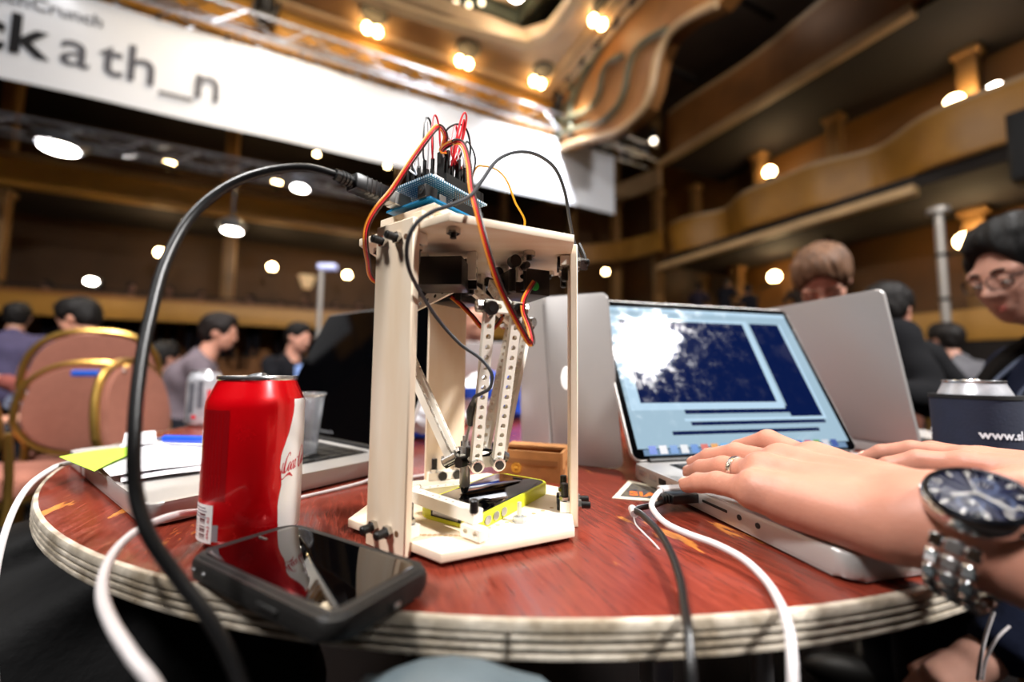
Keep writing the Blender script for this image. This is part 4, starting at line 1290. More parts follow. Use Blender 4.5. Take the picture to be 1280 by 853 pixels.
# guide rails holding the phone on the base plate
m_rail = m_beam
r0, r1 = D(*gz(514, 618, 26), 26), D(*gz(598, 646, 26), 26)
rd = (r1 - r0).normalized()
gr = MB().perfbar(r0, r1, (0, 0, 1), .009, .009, .008, .0014).make('guide_rail', m_rail, bot)
MB().perfbar(r1 - rd * .013 + Vector((.0, -.004, -.0095)), r1 + rd * .006 + Vector((.0, -.004, -.0095)), Vector((rd.y, -rd.x, 0)), .008, .008, .008, .0022).make('end_block', m_rail, gr)
screw(r1 + Vector((-.003, -.001, .003)), (0, 0, 1), .009, .0030).make('bolt', m_nylon, gr)
r2, r3 = D(*gz(512, 612, 19), 15), D(*gz(590, 603, 19), 15)
gr2 = MB().perfbar(r2, r3, (0, 0, 1), .009, .008, .008, .0014).make('guide_rail', m_rail, bot)
MB().cyl(r2 + Vector((.006, .0, .004)), r2 + Vector((.010, 0, .0045)), .004, seg=10).make('nut', m_nut, gr2)

# servos, arms and parallel rods ------------------------------------
E0 = Vector((6, -13, 0))                    # effector offset from the robot axis (mm)
EZ = 52.0
ELB = {155.0: (64, 177), 275.0: (76, 176), 35.0: (72, 179)}
m_tag = mat('green_sticker', '#2fae4a', .4)
for az in ARMS:
    n_, t_ = nt_(az)
    B3 = basis(t_, n_, (0, 0, 1))
    Z = Vector((0, 0, 1))
    sv = MB().box((.035, .040, .0235), RP(n_, t_, 20, 40, 207), B3, .0012).make('servo', m_servo, bot)
    MB().box((.0025, .054, .0195), RP(n_, t_, 20, 29, 207), B3, .0004, 1).make('mounting_ear', m_servo, sv)
    MB().cyl(RP(n_, t_, 11, 14, 207), RP(n_, t_, 11, 23, 207), .0062, seg=16).make('output_shaft', m_servo, sv)
    MB().cyl(RP(n_, t_, 40.0, 42, 203), RP(n_, t_, 40.25, 42, 203), .0042, seg=18).make('sticker', m_tag, sv)
    for a, b in ((41, 27), (-3, 30)):
        MB().perfbar(RP(n_, t_, a, b, 229), RP(n_, t_, a, b, 205), n_, .008, .008, .008, .0022).make('hanger_beam', m_beam, sv)
        hexnut(RP(n_, t_, a + 4, b, 217), n_, .0044).make('nut', m_nut, sv)
        screw(RP(n_, t_, a + 4, b, 217), n_, .010, .0026).make('screw', m_nylon, sv)
        screw(RP(n_, t_, a + 3, b - 9, 214), -Z, .020, .003).make('bolt', m_nylon, sv)
        MB().cyl(RP(n_, t_, a + 1, b - 8, 221), RP(n_, t_, a + 8, b - 8, 221), .0052, seg=16).make('screw_head', m_nylon, sv)
    er, ez = ELB[az]
    a0 = RP(n_, t_, 10, 12, 207); el = RP(n_, t_, er, 0, ez)
    arm = MB().perfbar(a0, RP(n_, t_, er, 12, ez) * .0 + RP(n_, t_, er - 2, 6, ez + 1), t_, .0095, .005, .008, .0022).make('upper_arm', m_beam, bot)
    MB().perfbar(RP(n_, t_, er, -15, ez), RP(n_, t_, er, 15, ez), n_, .009, .008, .008, .0022).make('elbow_bar', m_beam, arm)
    EC = RC + E0 / 1000 + Vector((0, 0, EZ / 1000))
    for s in (-1, 1):
        top = RP(n_, t_, er + 3, s * 11.5, ez - 1)
        bottom = EC + n_ * .0215 + t_ * (s * .0095)
        dd = (bottom - top).normalized()
        fac = n_
        rod = MB().perfbar(top - dd * .006, bottom + dd * .004, fac, .0085, .0055, .008, .0021).make('parallel_rod', m_beam, bot)
        fx = (fac - dd * fac.dot(dd)).normalized()
        MB().cyl(top - fx * .004, top + fx * .0058, .0056, .0054, 18).make('joint_screw', m_nylon, rod)
        MB().cyl(top + fx * .0057, top + fx * .0061, .0028, seg=6).make('screw_socket', mat('dark_port', '#050505', .6), rod)
        MB().cyl(RP(n_, t_, er, s * 15, ez), RP(n_, t_, er, s * 21, ez), .0052, seg=8).make('joint_nut', m_nut, arm)
        # ball joint hardware at the effector
        MB().cyl(bottom - fx * .006, bottom + fx * .006, .0056, seg=18).make('joint_washer', m_nut, rod)
        MB().cyl(bottom + fx * .0059, bottom + fx * .0072, .0036, seg=14).make('joint_bolt', m_nylon, rod)
EC = RC + E0 / 1000 + Vector((0, 0, EZ / 1000))
tri = []
for k in range(6):
    n_, t_ = nt_(155 + 60 * k)
    rr_ = .0185 if k % 2 == 0 else .013
    for s in (-.0085, .0085):
        q = EC + n_ * rr_ + t_ * s; tri.append((q.x, q.y))
eff = MB(); eff.prism(tri, EC.z - .0045, EC.z + .0045, None, .0006); eff = eff.make('effector', m_beam, bot)
for az in ARMS:
    n_, t_ = nt_(az + 60)
    p = EC + n_ * .016
    MB().cyl(p - n_ * .002, p + n_ * .008, .0044, seg=14).make('bolt', m_nylon, eff)
    MB().cyl(p + t_ * .006 + Vector((0, 0, .002)), p + t_ * .006 + Vector((0, 0, .012)), .0042, seg=14).make('bolt', m_nylon, eff)
SX_ = EC + Vector((-.0105, -.001, 0))
m_sty = mat('grey_stylus_metal', '#a09c98', .3, .6)
sty = MB().lathe([(0, .040), (.0040, .040), (.0046, .034), (.0046, .0085), (.0038, .006), (.0, .006)], 20, (SX_.x, SX_.y, TZ + .0218)).make('stylus', m_sty, bot)
MB().lathe([(.0038, .0062), (.0036, .004), (.0026, .001), (.0012, .0), (0, .0)], 18, (SX_.x, SX_.y, TZ + .0218)).make('stylus_tip', m_nylon, sty)
for k in range(4):
    a = k * math.pi / 2
    MB().ball((SX_.x + .0042 * math.cos(a), SX_.y + .0042 * math.sin(a), TZ + .0278), .0007, 6).make('tip_rivet', m_nut, sty)
MB().cyl((SX_.x, SX_.y, EC.z + .004), (SX_.x, SX_.y, EC.z + .019), .0026, seg=12).make('stylus_shaft', m_sty, sty)

# controller stack ----------------------------------------------------
LX = Vector((.581, .814, 0)); SX = Vector((.814, -.581, 0)); Z = Vector((0, 0, 1))
AC = D(-66, 341)
AB = basis(LX, SX, Z)


def ap(l, s, z):
    return AC + LX * (l / 1000) + SX * (s / 1000) + Z * (z / 1000)


mount = MB().box((.080, .066, .0065), ap(6, -2, 252.5), AB, .0006, 1).make('mount_board', m_birchp, bot)
for l, s in ((-30, -28), (-30, 24), (34, 24), (34, -28)):
    MB().perfbar(ap(l, s, 236), ap(l, s, 249.3), SX, .009, .009, .008, .0022).make('spacer', m_beam, mount)
MB().box((.030, .012, .012), ap(-26, 20, 242.6), AB, .0005, 1).make('spacer', m_birch, mount)
m_pcb = mat('blue_circuit_board', '#0f6fa0', .4)


def perf_mat():
    m = mat('blue_perfboard', '#0d78a8', .4)
    nt = m.node_tree; N = nt.nodes; L = nt.links; b = N['Principled BSDF']
    tc = N.new('ShaderNodeTexCoord')
    sc = N.new('ShaderNodeVectorMath'); sc.operation = 'SCALE'; sc.inputs['Scale'].default_value = 1 / .00254
    fr = N.new('ShaderNodeVectorMath'); fr.operation = 'FRACTION'
    sp = N.new('ShaderNodeSeparateXYZ')
    L.new(tc.outputs['Object'], sc.inputs[0]); L.new(sc.outputs[0], fr.inputs[0]); L.new(fr.outputs[0], sp.inputs[0])
    ln = N.new('ShaderNodeCombineXYZ'); L.new(sp.outputs['X'], ln.inputs['X']); L.new(sp.outputs['Y'], ln.inputs['Y'])
    ds = N.new('ShaderNodeVectorMath'); ds.operation = 'DISTANCE'; ds.inputs[1].default_value = (.5, .5, 0); L.new(ln.outputs[0], ds.inputs[0])
    lt = N.new('ShaderNodeMath'); lt.operation = 'LESS_THAN'; lt.inputs[1].default_value = .24; L.new(ds.outputs['Value'], lt.inputs[0])
    mx = N.new('ShaderNodeMix'); mx.data_type = 'RGBA'; L.new(lt.outputs[0], mx.inputs['Factor'])
    mx.inputs[6].default_value = (*lin('#056c98'), 1); mx.inputs[7].default_value = (*lin('#e4eef2'), 1)
    L.new(mx.outputs[2], b.inputs['Base Color'])
    return m


pcb = MB().box((.0686, .0534, .0016), ap(0, 0, 261), AB).make('circuit_board', m_pcb, bot, smooth=0)
m_tin = mat('tin_usb_shell', '#b8b4ae', .3, .9)
MB().box((.0165, .012, .0108), ap(-32, -14, 267.4), AB, .0004, 1).make('usb_port', m_tin, pcb)
MB().box((.0137, .009, .0109), ap(-29, 18, 267.4), AB, .0006, 1).make('power_jack', m_nylon, pcb)
MB().cyl(ap(-36.5, 18, 268), ap(-35.6, 18, 268), .0034, seg=16).make('jack_opening', mat('dark_port', '#050505', .6), pcb)
MB().cyl(ap(-36.9, 18, 268), ap(-36.2, 18, 268), .0009, seg=8).make('jack_pin', m_nut, pcb)
MB().box((.008, .008, .009), ap(-15, 17, 266.5), AB, .0006, 1).make('capacitor', m_tin, pcb)
MB().box((.036, .0095, .0045), ap(8, 12, 264.2), AB, .0003, 1).make('chip', m_nylon, pcb)
for s, l0, l1 in ((-24.5, -16, 31), (24.5, -6, 31)):
    MB().box(((l1 - l0) / 1000, .0026, .0085), ap((l0 + l1) / 2, s, 266), AB).make('header', m_nylon, pcb, smooth=0)
    for k in range(int((l1 - l0) / 2.54)):
        MB().box((.0007, .0007, .009), ap(l0 + 1.2 + k * 2.54, s, 274), AB).make('header_pin', m_nut, pcb, smooth=0)
for l in (-2, 2.5):
    MB().box((.0032, .0018, .0014), ap(l - 4, 22, 263), AB).make('led', mat('green_led_glow', '#35c018', .4, emit='#6dff22', estr=2.2), pcb, smooth=0)
# perfboard: local mesh so the hole grid follows the board
shd = MB().box((.0690, .0534, .0016), (0, 0, 0), None).make('shield_board', perf_mat(), bot, local=True, smooth=0)
shd.matrix_basis = FRAMES[bot.name] @ frame4(ap(0, 0, 279), LX, SX, Z)
Ish = frame4(ap(0, 0, 279), LX, SX, Z).inverted()


def on_shield(name, m, mb):
    o = mb.make(name, m, bot); o.parent = shd; o.matrix_parent_inverse = shd.matrix_basis.inverted(); return o


on_shield('header', m_nylon, MB().box((.047, .0026, .0085), ap(7, 24.5, 284), AB))
on_shield('header', m_nylon, MB().box((.047, .0026, .0085), ap(7, -24.5, 284), AB))
on_shield('breadboard', mat('white_breadboard', '#ecebe8', .5), MB().box((.046, .034, .008), ap(2, 0, 284), AB, .0005, 1))
# ------------------------------------------------------------------ robot wiring
WIRE = {'k': mat('black_wire', '#17171a', .4), 'r': mat('red_wire', '#d5202c', .4), 'w': mat('white_wire', '#e4e4e8', .4), 'y': mat('amber_wire', '#e09a1e', .4),
        'o': mat('orange_wire', '#f0952c', .4), 'b': mat('brown_wire', '#35170f', .4), 'g': mat('dark_grey_wire', '#34363a', .45)}


def jumper(col, pts, r=.00085, plugs=(True, True)):
    full = [Vector(pts[0]) + Vector((0, 0, .018))] + list(pts[1:-1]) + [Vector(pts[-1]) + Vector((0, 0, .018))]
    o = MB().tube(full, r, 6, 8).make('jumper_wire', WIRE[col], bot)
    for fl, p, q in ((plugs[0], pts[0], pts[1]), (plugs[1], pts[-1], pts[-2])):
        if fl:
            MB().box((.0026, .0026, .024), Vector(p) + Vector((0, 0, .008)), AB, .0003, 1).make('wire_plug', m_nylon, o)
    return o


def jp(px, py, Y=.335):
    return PX(px, py, Y)


jumper('k', [ap(-10, -8, 292), jp(529, 190, .332), jp(531, 152, .334), jp(537, 150, .338), jp(541, 175, .342), ap(4, -14, 292)])
jumper('w', [ap(-16, -16, 290), jp(527, 185, .330), jp(531, 165, .336), jp(534, 153, .34), jp(536, 180, .345), ap(2, -18, 292)])
jumper('r', [ap(-8, 0, 292), jp(540, 180, .327), jp(541, 150, .33), jp(545, 145, .332), jp(549, 160, .334), jp(551, 185, .336), ap(4, 6, 292)])
jumper('k', [ap(0, 4, 292), jp(556, 168, .325), jp(568, 156, .33), jp(582, 160, .335), jp(588, 185, .34), jp(583, 215, .345), ap(24, -2, 292)])
jumper('r', [ap(4, 12, 292), jp(568, 185, .322), jp(576, 150, .325), jp(581, 141, .328), jp(583, 150, .33), jp(577, 180, .333), jp(568, 205, .336), ap(14, 8, 292)])
jumper('r', [ap(8, 14, 292), jp(564, 190, .32), jp(567, 165, .322), jp(570, 158, .325), jp(572, 175, .328), jp(567, 200, .332), ap(12, 12, 292)])
jumper('r', [ap(10, 4, 292), jp(566, 200, .325), jp(575, 170, .328), jp(580, 150, .33), jp(579, 165, .333), jp(573, 195, .336), ap(18, 10, 292)])
jumper('k', [ap(16, 0, 292), jp(578, 190, .34), jp(584, 177, .342), jp(592, 190, .345), jp(594, 205, .35), jp(588, 225, .352), ap(28, 6, 292)])
jumper('w', [ap(-18, -20, 286), jp(520, 218, .325), jp(517, 205, .322), jp(522, 195, .33), ap(-6, -20, 292)])
jumper('w', [ap(14, 18, 290), jp(580, 200, .325), jp(577, 188, .325), jp(570, 180, .328), ap(6, 18, 292)])
jumper('w', [ap(-4, 10, 292), jp(552, 178, .326), jp(560, 172, .33), jp(566, 185, .334), ap(8, -4, 292)])
jumper('w', [ap(20, 4, 292), jp(580, 205, .345), jp(577, 190, .345), jp(574, 200, .348), ap(22, -8, 292)])


def ribbon(pts, ref, cols=('o', 'r', 'b'), r=.0008, name='servo_cable'):
    """flat three-wire cable along pts; ref(i/n) gives the direction across the ribbon"""
    Q, _ = spline(pts, 8)
    o = None
    for k, c in enumerate(cols):
        P = []
        for i, q in enumerate(Q):
            t = (Q[min(i + 1, len(Q) - 1)] - Q[max(i - 1, 0)]).normalized()
            a = t.cross(Vector((0, -.05, CAMZ)) - q).normalized()
            if a.dot(Vector(ref(i / (len(Q) - 1)))) < 0: a = -a
            P.append(q + a * ((k - 1) * r * 1.9))
        if o is None: o = MB().tube(P, r, 6, 0).make(name, WIRE[c], bot)
        else: MB().tube(P, r, 6, 0).make('cable_wire', WIRE[c], o)
    return o


c1 = ribbon([ap(-4, 6, 318), jp(557, 172, .318), jp(552, 160, .312), jp(545, 160, .308), jp(535, 172, .302), jp(515, 200, .298), jp(490, 238, .295), jp(470, 262, .293), jp(459, 283, .293), jp(457, 303, .296), jp(460, 325, .31), jp(467, 350, .335), jp(500, 362, .36), jp(524, 357, .352), jp(545, 349, .340), jp(563, 343, .335)], lambda s: (1, 0, .4 - .9 * s))
c2_ = ribbon([ap(-2, 10, 318), jp(552, 188, .312), jp(560, 181, .302), jp(572, 177, .300), jp(580, 183, .294), jp(586, 205, .286), jp(589, 235, .275), jp(596, 262, .266), jp(606, 300, .263), jp(618, 340, .265), jp(630, 370, .269), jp(648, 405, .275), jp(662, 429, .280), jp(665, 425, .287), jp(661, 408, .292), jp(654, 388, .300), jp(656, 372, .318), jp(668, 352, .332)], lambda s: (1, -.3, .25))
c3_ = ribbon([RP(*nt_(35), 24, 30, 199), jp(563, 369, .385), jp(575, 380, .375), jp(590, 395, .37), jp(603, 410, .372), jp(615, 412, .385), jp(628, 395, .40), jp(622, 372, .41)], lambda s: (.3, 0, 1))
for s, l in ((6, -4), (10, -2)):
    MB().box((.0026, .0078, .030), ap(l, s, 303), AB, .0004, 1).make('wire_plug', m_nylon, c1 if s == 6 else c2_)
MB().tube([ap(30, 4, 287), jp(594, 212, .36), jp(606, 208, .35), jp(622, 213, .342), jp(634, 227, .338), jp(644, 253, .336), jp(656, 280, .336), RP(*nt_(125), 40, 0, 236)], .0009, 6, 8).make('amber_wire', WIRE['y'], bot)
# stylus lead: from the bolt on the right leg over the top and in to the pen clip
gw = MB().tube([jp(724, 322, .352), jp(717, 300, .348), jp(712, 275, .340), jp(706, 240, .330), jp(694, 211, .320), jp(672, 194, .308), jp(647, 190, .298), jp(622, 200, .288), jp(603, 225, .278), jp(588, 245, .270), jp(565, 256, .262), jp(540, 265, .256), jp(520, 280, .252), jp(509, 305, .254), jp(511, 335, .262), jp(525, 365, .278), jp(548, 400, .296), jp(575, 430, .302), jp(600, 448, .305), jp(614, 466, .303), jp(613, 484, .302), jp(602, 492, .302), jp(593, 497, .308), jp(590, 508, .318)], .00145, 8, 8).make('stylus_lead', WIRE['g'], bot)
ca = jp(590.5, 503, .316); cb = jp(588, 530, .332)
MB().tube([ca, ca * .6 + cb * .4, cb], .003, 8, 4, rad=[.0016, .0042, .0030]).make('crocodile_clip', mat('black_clip_boot', '#1a1a1b', .5), gw)
MB().tube([cb, Vector((SX_.x, SX_.y, EC.z + .014))], .0014, 8, 1).make('clip_jaw', m_sty, gw)
rl = jp(723, 305, .352); MB().tube([rl, jp(729, 318, .352), jp(731, 326, .352)], .0022, 8, 4).make('ring_terminal', WIRE['k'], gw)
MB().cyl(jp(724, 326, .352), jp(735, 328, .352), .003, seg=10).make('terminal_bolt', m_nut, gw)
MB().cyl(jp(727, 330, .350), jp(729, 331, .345), .0042, seg=8).make('terminal_nut', m_nut, gw)

# ------------------------------------------------------------------ cables
def cable(name, label, pts, r, m, k=8, group=None, floor=0):
    if floor:
        e = Vector(pts[-1] if floor > 0 else pts[0]); e1_ = Vector(pts[-2] if floor > 0 else pts[1])
        dn = (e - e1_).normalized(); sg = math.copysign(1, e.x)
        q = e + dn * .04 + Vector((0, 0, -.02))
        ex = [q, q + Vector((sg * .02, 0, -.08)), q + Vector((sg * .05, 0, -.22)), Vector((q.x + sg * .07, q.y, .25)), Vector((q.x + sg * .08, q.y, .08)), Vector((q.x + sg * .12, q.y, r + .002)), Vector((q.x + sg * .3, q.y + .1, r + .002))]
        pts = list(pts) + ex if floor > 0 else ex[::-1] + list(pts)
    t = thing(name, label, 'cable', pts[len(pts) // 2])
    MB().tube(pts, r, 10, k).make('cable_jacket', m, t)
    return t


m_blackc = mat('black_cable_rubber', '#0d0d0e', .35, spec=.6)
m_whitec = mat('white_cable_rubber', '#d2cccc', .4)
# black usb lead rising from below the table to the controller
plug0 = ap(-40, -14, 267.4)
u1 = cable('usb_cable', 'thick black usb cable arching from below the table to the robot controller', [PX(330, 960, .17), PX(296, 842, .18), PX(262, 775, .185), PX(222, 722, .188), PX(186, 668, .19), PX(169, 610, .195), PX(168, 545, .20), PX(174, 470, .21), PX(187, 400, .222), PX(207, 328, .235), PX(240, 270, .248), PX(285, 233, .258), PX(335, 214, .265), PX(385, 210, .272), PX(425, 221, .280)], .0030, m_blackc, floor=-1)
pl0 = PX(425, 221, .280); pl1 = plug0
pdir = (pl1 - pl0).normalized()
sr = pl0 + pdir * .0
MB().tube([pl0 - pdir * .004, pl0 + pdir * .010], .0042, 10, 1).make('strain_relief', m_blackc, u1)
for k in range(4):
    MB().tube([pl0 + pdir * (.0 + k * .0028), pl0 + pdir * (.0014 + k * .0028)], .0050, 10, 1).make('relief_rib', m_blackc, u1)
B5 = basis(pdir, Vector((-pdir.y, pdir.x, 0)).normalized(), pdir.cross(Vector((-pdir.y, pdir.x, 0)).normalized()))
pm_ = pl0 + pdir * .024
MB().box((.030, .0145, .0125), pm_, B5, .002).make('plug_body', m_blackc, u1)
for k in range(4):
    MB().box((.0012, .0150, .0130), pm_ + pdir * (-.006 + k * .004), B5, .001, 1).make('grip_rib', m_blackc, u1)
MB().box((.014, .0115, .0100), pl0 + pdir * .044, B5, .0008).make('plug_shell', m_tin, u1)

cable('charging_cable', 'white cable running over the laptop edge and off the table by the red can', [gzv for gzv in [D(-60, 560, 3), D(-105, 480, 3), D(-152, 470, 4), PX(450, 605, .452), PX(380, 622, .405), D(-232, 372, 3), PX(246, 640, .318), PX(215, 645, .290), PX(178, 660, .262), PX(150, 682, .240), PX(132, 712, .215), PX(128, 745, .195), PX(140, 780, .180), PX(165, 820, .168), PX(205, 880, .16)]], .0024, m_whitec, floor=1)
cable('charging_cable', 'white cable hanging off the table at the end of the green paper', [D(-520, 520, 10), PX(86, 579, .470), PX(62, 588, .44), PX(34, 610, .41), PX(12, 650, .38), PX(-4, 710, .36), PX(-10, 780, .35), PX(-2, 900, .34)], .0026, m_whitec, floor=1)
# leads at the laptop in use
def macp(x, y, z):
    return Mb @ Vector((x, y, z))


pz = macp(-lw / 2 - .012, .0155, .0115); px_ = (macp(-1, 0, 0) - macp(0, 0, 0)).normalized()
u2 = cable('usb_cable', 'black usb cable plugged into the laptop and hanging over the near table edge', [pz + px_ * .014, pz + px_ * .026 + Vector((0, -.004, -.003)), PX(795, 637, .352), PX(803, 644, .330), PX(822, 663, .300), PX(838, 690, .272), PX(850, 725, .243), PX(855, 757, .222), PX(859, 780, .209), PX(861, 800, .202), PX(865, 850, .192), PX(870, 930, .185)], .0025, m_blackc, floor=1)
Bp = basis(px_, Vector((-px_.y, px_.x, 0)), (0, 0, 1))
MB().box((.030, .0155, .0085), pz, Bp, .0015).make('plug_body', m_blackc, u2)
for k in range(3):
    MB().box((.0016, .010, .0078), pz + px_ * (.0165 + k * .003), Bp, .0008, 1).make('relief_rib', m_blackc, u2)
qw = PX(791, 640, .350)
MB().tube([PX(790, 636, .352), PX(793, 643, .342)], .0034, 10, 1).make('white_tape', m_whitec, u2)
wt = cable('charging_cable', 'white charging cable from the laptop side curving over the near table edge', [macp(-lw / 2 - .008, .031, .0125), macp(-lw / 2 - .024, .030, .014), PX(815, 628, .352), PX(818, 640, .335), PX(833, 655, .318), PX(860, 668, .300), PX(895, 681, .285), PX(930, 700, .268), PX(958, 727, .248), PX(976, 757, .224), PX(984, 780, .211), PX(988, 800, .204), PX(991, 850, .194), PX(990, 930, .19)], .0024, m_whitec, floor=1)
MB().box((.026, .013, .0075), macp(-lw / 2 - .012, .031, .0135), Bp, .002).make('plug_body', m_whitec, wt)
cable('thin_wire', 'thin white wire lying beside the black usb cable on the table', [PX(792, 645, .345), PX(795, 656, .330), PX(806, 668, .318), PX(818, 680, .305), PX(828, 692, .296)], .0006, m_whitec)
# ------------------------------------------------------------------ organic surfaces: distance fields + surface nets
def sd_cone(P, a, b, ra, rb):
    a = np.asarray(a, np.float32); b = np.asarray(b, np.float32)
    ba = b - a; pa = P - a
    h = np.clip((pa @ ba) / max(float(ba @ ba), 1e-12), 0, 1)
    return np.linalg.norm(pa - h[:, None] * ba, axis=1) - (ra + (rb - ra) * h)


def sd_ell(P, c, r, Rm=None):
    q = P - np.asarray(c, np.float32)
    if Rm is not None: q = q @ Rm          # world -> local
    r = np.asarray(r, np.float32)
    k0 = np.linalg.norm(q / r, axis=1); k1 = np.linalg.norm(q / (r * r), axis=1)
    return k0 * (k0 - 1) / np.maximum(k1, 1e-9)


def v3(x):
    return np.asarray(x, np.float32)


def smin(a, b, k):
    h = np.maximum(k - np.abs(a - b), 0) / k
    return np.minimum(a, b) - h * h * k * .25


def smax(a, b, k):
    return -smin(-a, -b, k)


def surface_nets(fn, lo, hi, step):
    lo = np.asarray(lo, np.float32); hi = np.asarray(hi, np.float32)
    B = 8
    n = np.ceil((hi - lo) / (step * B)).astype(int)
    nb = n; n = nb * B + 1
    V = np.full(n, 1.0, np.float32)
    # sparse: only blocks that can touch the surface
    bc = np.stack(np.meshgrid(*[np.arange(k) for k in nb], indexing='ij'), -1).reshape(-1, 3)
    cen = lo + (bc * B + B / 2) * step
    d = fn(cen.astype(np.float32))
    near = np.abs(d) < step * B * 1.05 + .004
    for (bi, dd) in zip(bc[~near], d[~near]):
        if dd < 0:
            V[bi[0] * B:bi[0] * B + B + 1, bi[1] * B:bi[1] * B + B + 1, bi[2] * B:bi[2] * B + B + 1] = -1.0
    g = np.stack(np.meshgrid(*[np.arange(B + 1)] * 3, indexing='ij'), -1).reshape(-1, 3)
    act = bc[near]
    for s in range(0, len(act), 400):
        idx = (act[s:s + 400, None, :] * B + g[None]).reshape(-1, 3)
        val = fn((lo + idx * step).astype(np.float32))
        V[idx[:, 0], idx[:, 1], idx[:, 2]] = val
    inside = V < 0
    c8 = [(i, j, k) for i in (0, 1) for j in (0, 1) for k in (0, 1)]
    sl = lambda o: tuple(slice(o[a], n[a] - 1 + o[a]) for a in range(3))
    cnt = sum(inside[sl(o)].astype(np.int8) for o in c8)
    cells = np.argwhere((cnt > 0) & (cnt < 8))
    if len(cells) == 0: return np.zeros((0, 3)), []
    cid = np.full(tuple(n - 1), -1, np.int64); cid[tuple(cells.T)] = np.arange(len(cells))
    acc = np.zeros((len(cells), 3)); num = np.zeros(len(cells))
    for o in c8:
        for ax in range(3):
            if o[ax]: continue
            p = list(o); p[ax] = 1
            a = V[tuple((cells + o).T)]; b = V[tuple((cells + p).T)]
            m = (a < 0) != (b < 0)
            t = np.where(m, a / np.where(m, a - b, 1), 0)
            pos = np.tile(np.array(o, float), (len(cells), 1)); pos[:, ax] = t
            acc[m] += pos[m]; num[m] += 1
    verts = lo + (cells + acc / num[:, None]) * step
    faces = []
    for ax in range(3):
        b_, c_ = (ax + 1) % 3, (ax + 2) % 3
        s0 = [slice(None)] * 3; s1 = [slice(None)] * 3
        s0[ax] = slice(0, n[ax] - 1); s1[ax] = slice(1, n[ax])
        A, Bv = inside[tuple(s0)], inside[tuple(s1)]
        e = np.argwhere(A != Bv)
        e = e[(e[:, b_] > 0) & (e[:, c_] > 0) & (e[:, b_] < n[b_] - 1) & (e[:, c_] < n[c_] - 1)]
        if not len(e): continue
        fl = A[tuple(e.T)]
        def cc_(db, dc):
            q = e.copy(); q[:, b_] -= db; q[:, c_] -= dc
            return cid[tuple(q.T)]
        q = np.stack([cc_(1, 1), cc_(0, 1), cc_(0, 0), cc_(1, 0)], 1)
        q[~fl] = q[~fl][:, ::-1]
        faces.append(q)
    return verts, np.concatenate(faces)


def nets_mesh(patches, inv=None, relax=1):
    vs, fs, off = [], [], 0
    for (fn, lo, hi, st) in patches:
        v, f = surface_nets(fn, lo, hi, st)
        if len(v) == 0: continue
        for _ in range(relax):
            a = np.zeros_like(v); c = np.zeros(len(v))
            for i in range(4):
                np.add.at(a, f[:, i], v[f[:, (i + 1) % 4]]); np.add.at(c, f[:, i], 1)
                np.add.at(a, f[:, i], v[f[:, (i + 3) % 4]]); np.add.at(c, f[:, i], 1)
            v = v * .45 + (a / c[:, None]) * .55
        vs.append(v); fs.append(f + off); off += len(v)
    v = np.concatenate(vs); f = np.concatenate(fs)
    if inv is not None:
        Mi = np.array(inv); v = v @ Mi[:3, :3].T + Mi[:3, 3]
    me = bpy.data.meshes.new('body')
    me.vertices.add(len(v)); me.vertices.foreach_set('co', v.astype(np.float32).ravel())
    me.loops.add(len(f) * 4); me.loops.foreach_set('vertex_index', f.astype(np.int32).ravel())
    me.polygons.add(len(f)); me.polygons.foreach_set('loop_start', np.arange(0, len(f) * 4, 4, dtype=np.int32))
    me.update(calc_edges=True)
    return me


def skin_mat(name, col, rough=.5):
    return mat(name, col, rough, var=.16, vscale=35, bump=.12, bscale=420, sss=.12, spec=.4)


# ------------------------------------------------------------------ hands
def hand_fn(fingers, palm, forearm, kf=.0012, kp=.008, ku=.0055, dents=()):
    def fn(P):
        df = None
        for ch in fingers:
            d = None
            for (a, b, ra, rb) in ch:
                e = sd_cone(P, a, b, ra, rb)
                d = e if d is None else smin(d, e, .003)
            df = d if df is None else smin(df, d, kf)
        dp = None
        for pr in palm:
            e = sd_cone(P, *pr) if len(pr) == 4 else sd_ell(P, *pr)
            dp = e if dp is None else smin(dp, e, kp)
        for pr in forearm:
            dp = smin(dp, sd_cone(P, *pr), .012)
        d = smin(df, dp, ku)
        for c, r in dents:
            d = smax(d, -sd_ell(P, c, (r, r, r)), .004)
        return d
    return fn


def chain(pts, rads):
    return [(pts[i], pts[i + 1], rads[i], rads[i + 1]) for i in range(len(pts) - 1)]


def h3(x, y, z):
    return np.array((x / 1000, y / 1000, TZ + z / 1000), np.float32)


# left hand of the typist (desk millimetres); thumb hidden on the far side
W_ = h3(250, 226, 43)
mcp = dict(p=h3(181, 303, 40), r=h3(197, 320, 49), m=h3(219, 330, 54), i=h3(243, 326, 57))
fing = [
    chain([mcp['p'], h3(170, 334, 38), h3(163, 352, 33), h3(158, 366, 27)], [.0098, .0088, .0080, .0066]),
    chain([mcp['r'], h3(188, 358, 45), h3(181, 384, 37), h3(177, 402, 29)], [.0105, .0095, .0086, .0070]),
    chain([mcp['m'], h3(207, 371, 54), h3(195, 397, 45), h3(187, 414, 35)], [.0108, .0098, .0088, .0072]),
    chain([mcp['i'], h3(237, 372, 66), h3(226, 400, 53), h3(217, 416, 38)], [.0108, .0098, .0088, .0072]),
    chain([h3(262, 262, 40), h3(276, 296, 36), h3(270, 330, 32), h3(258, 352, 30)], [.0150, .0120, .0105, .0085]),
]
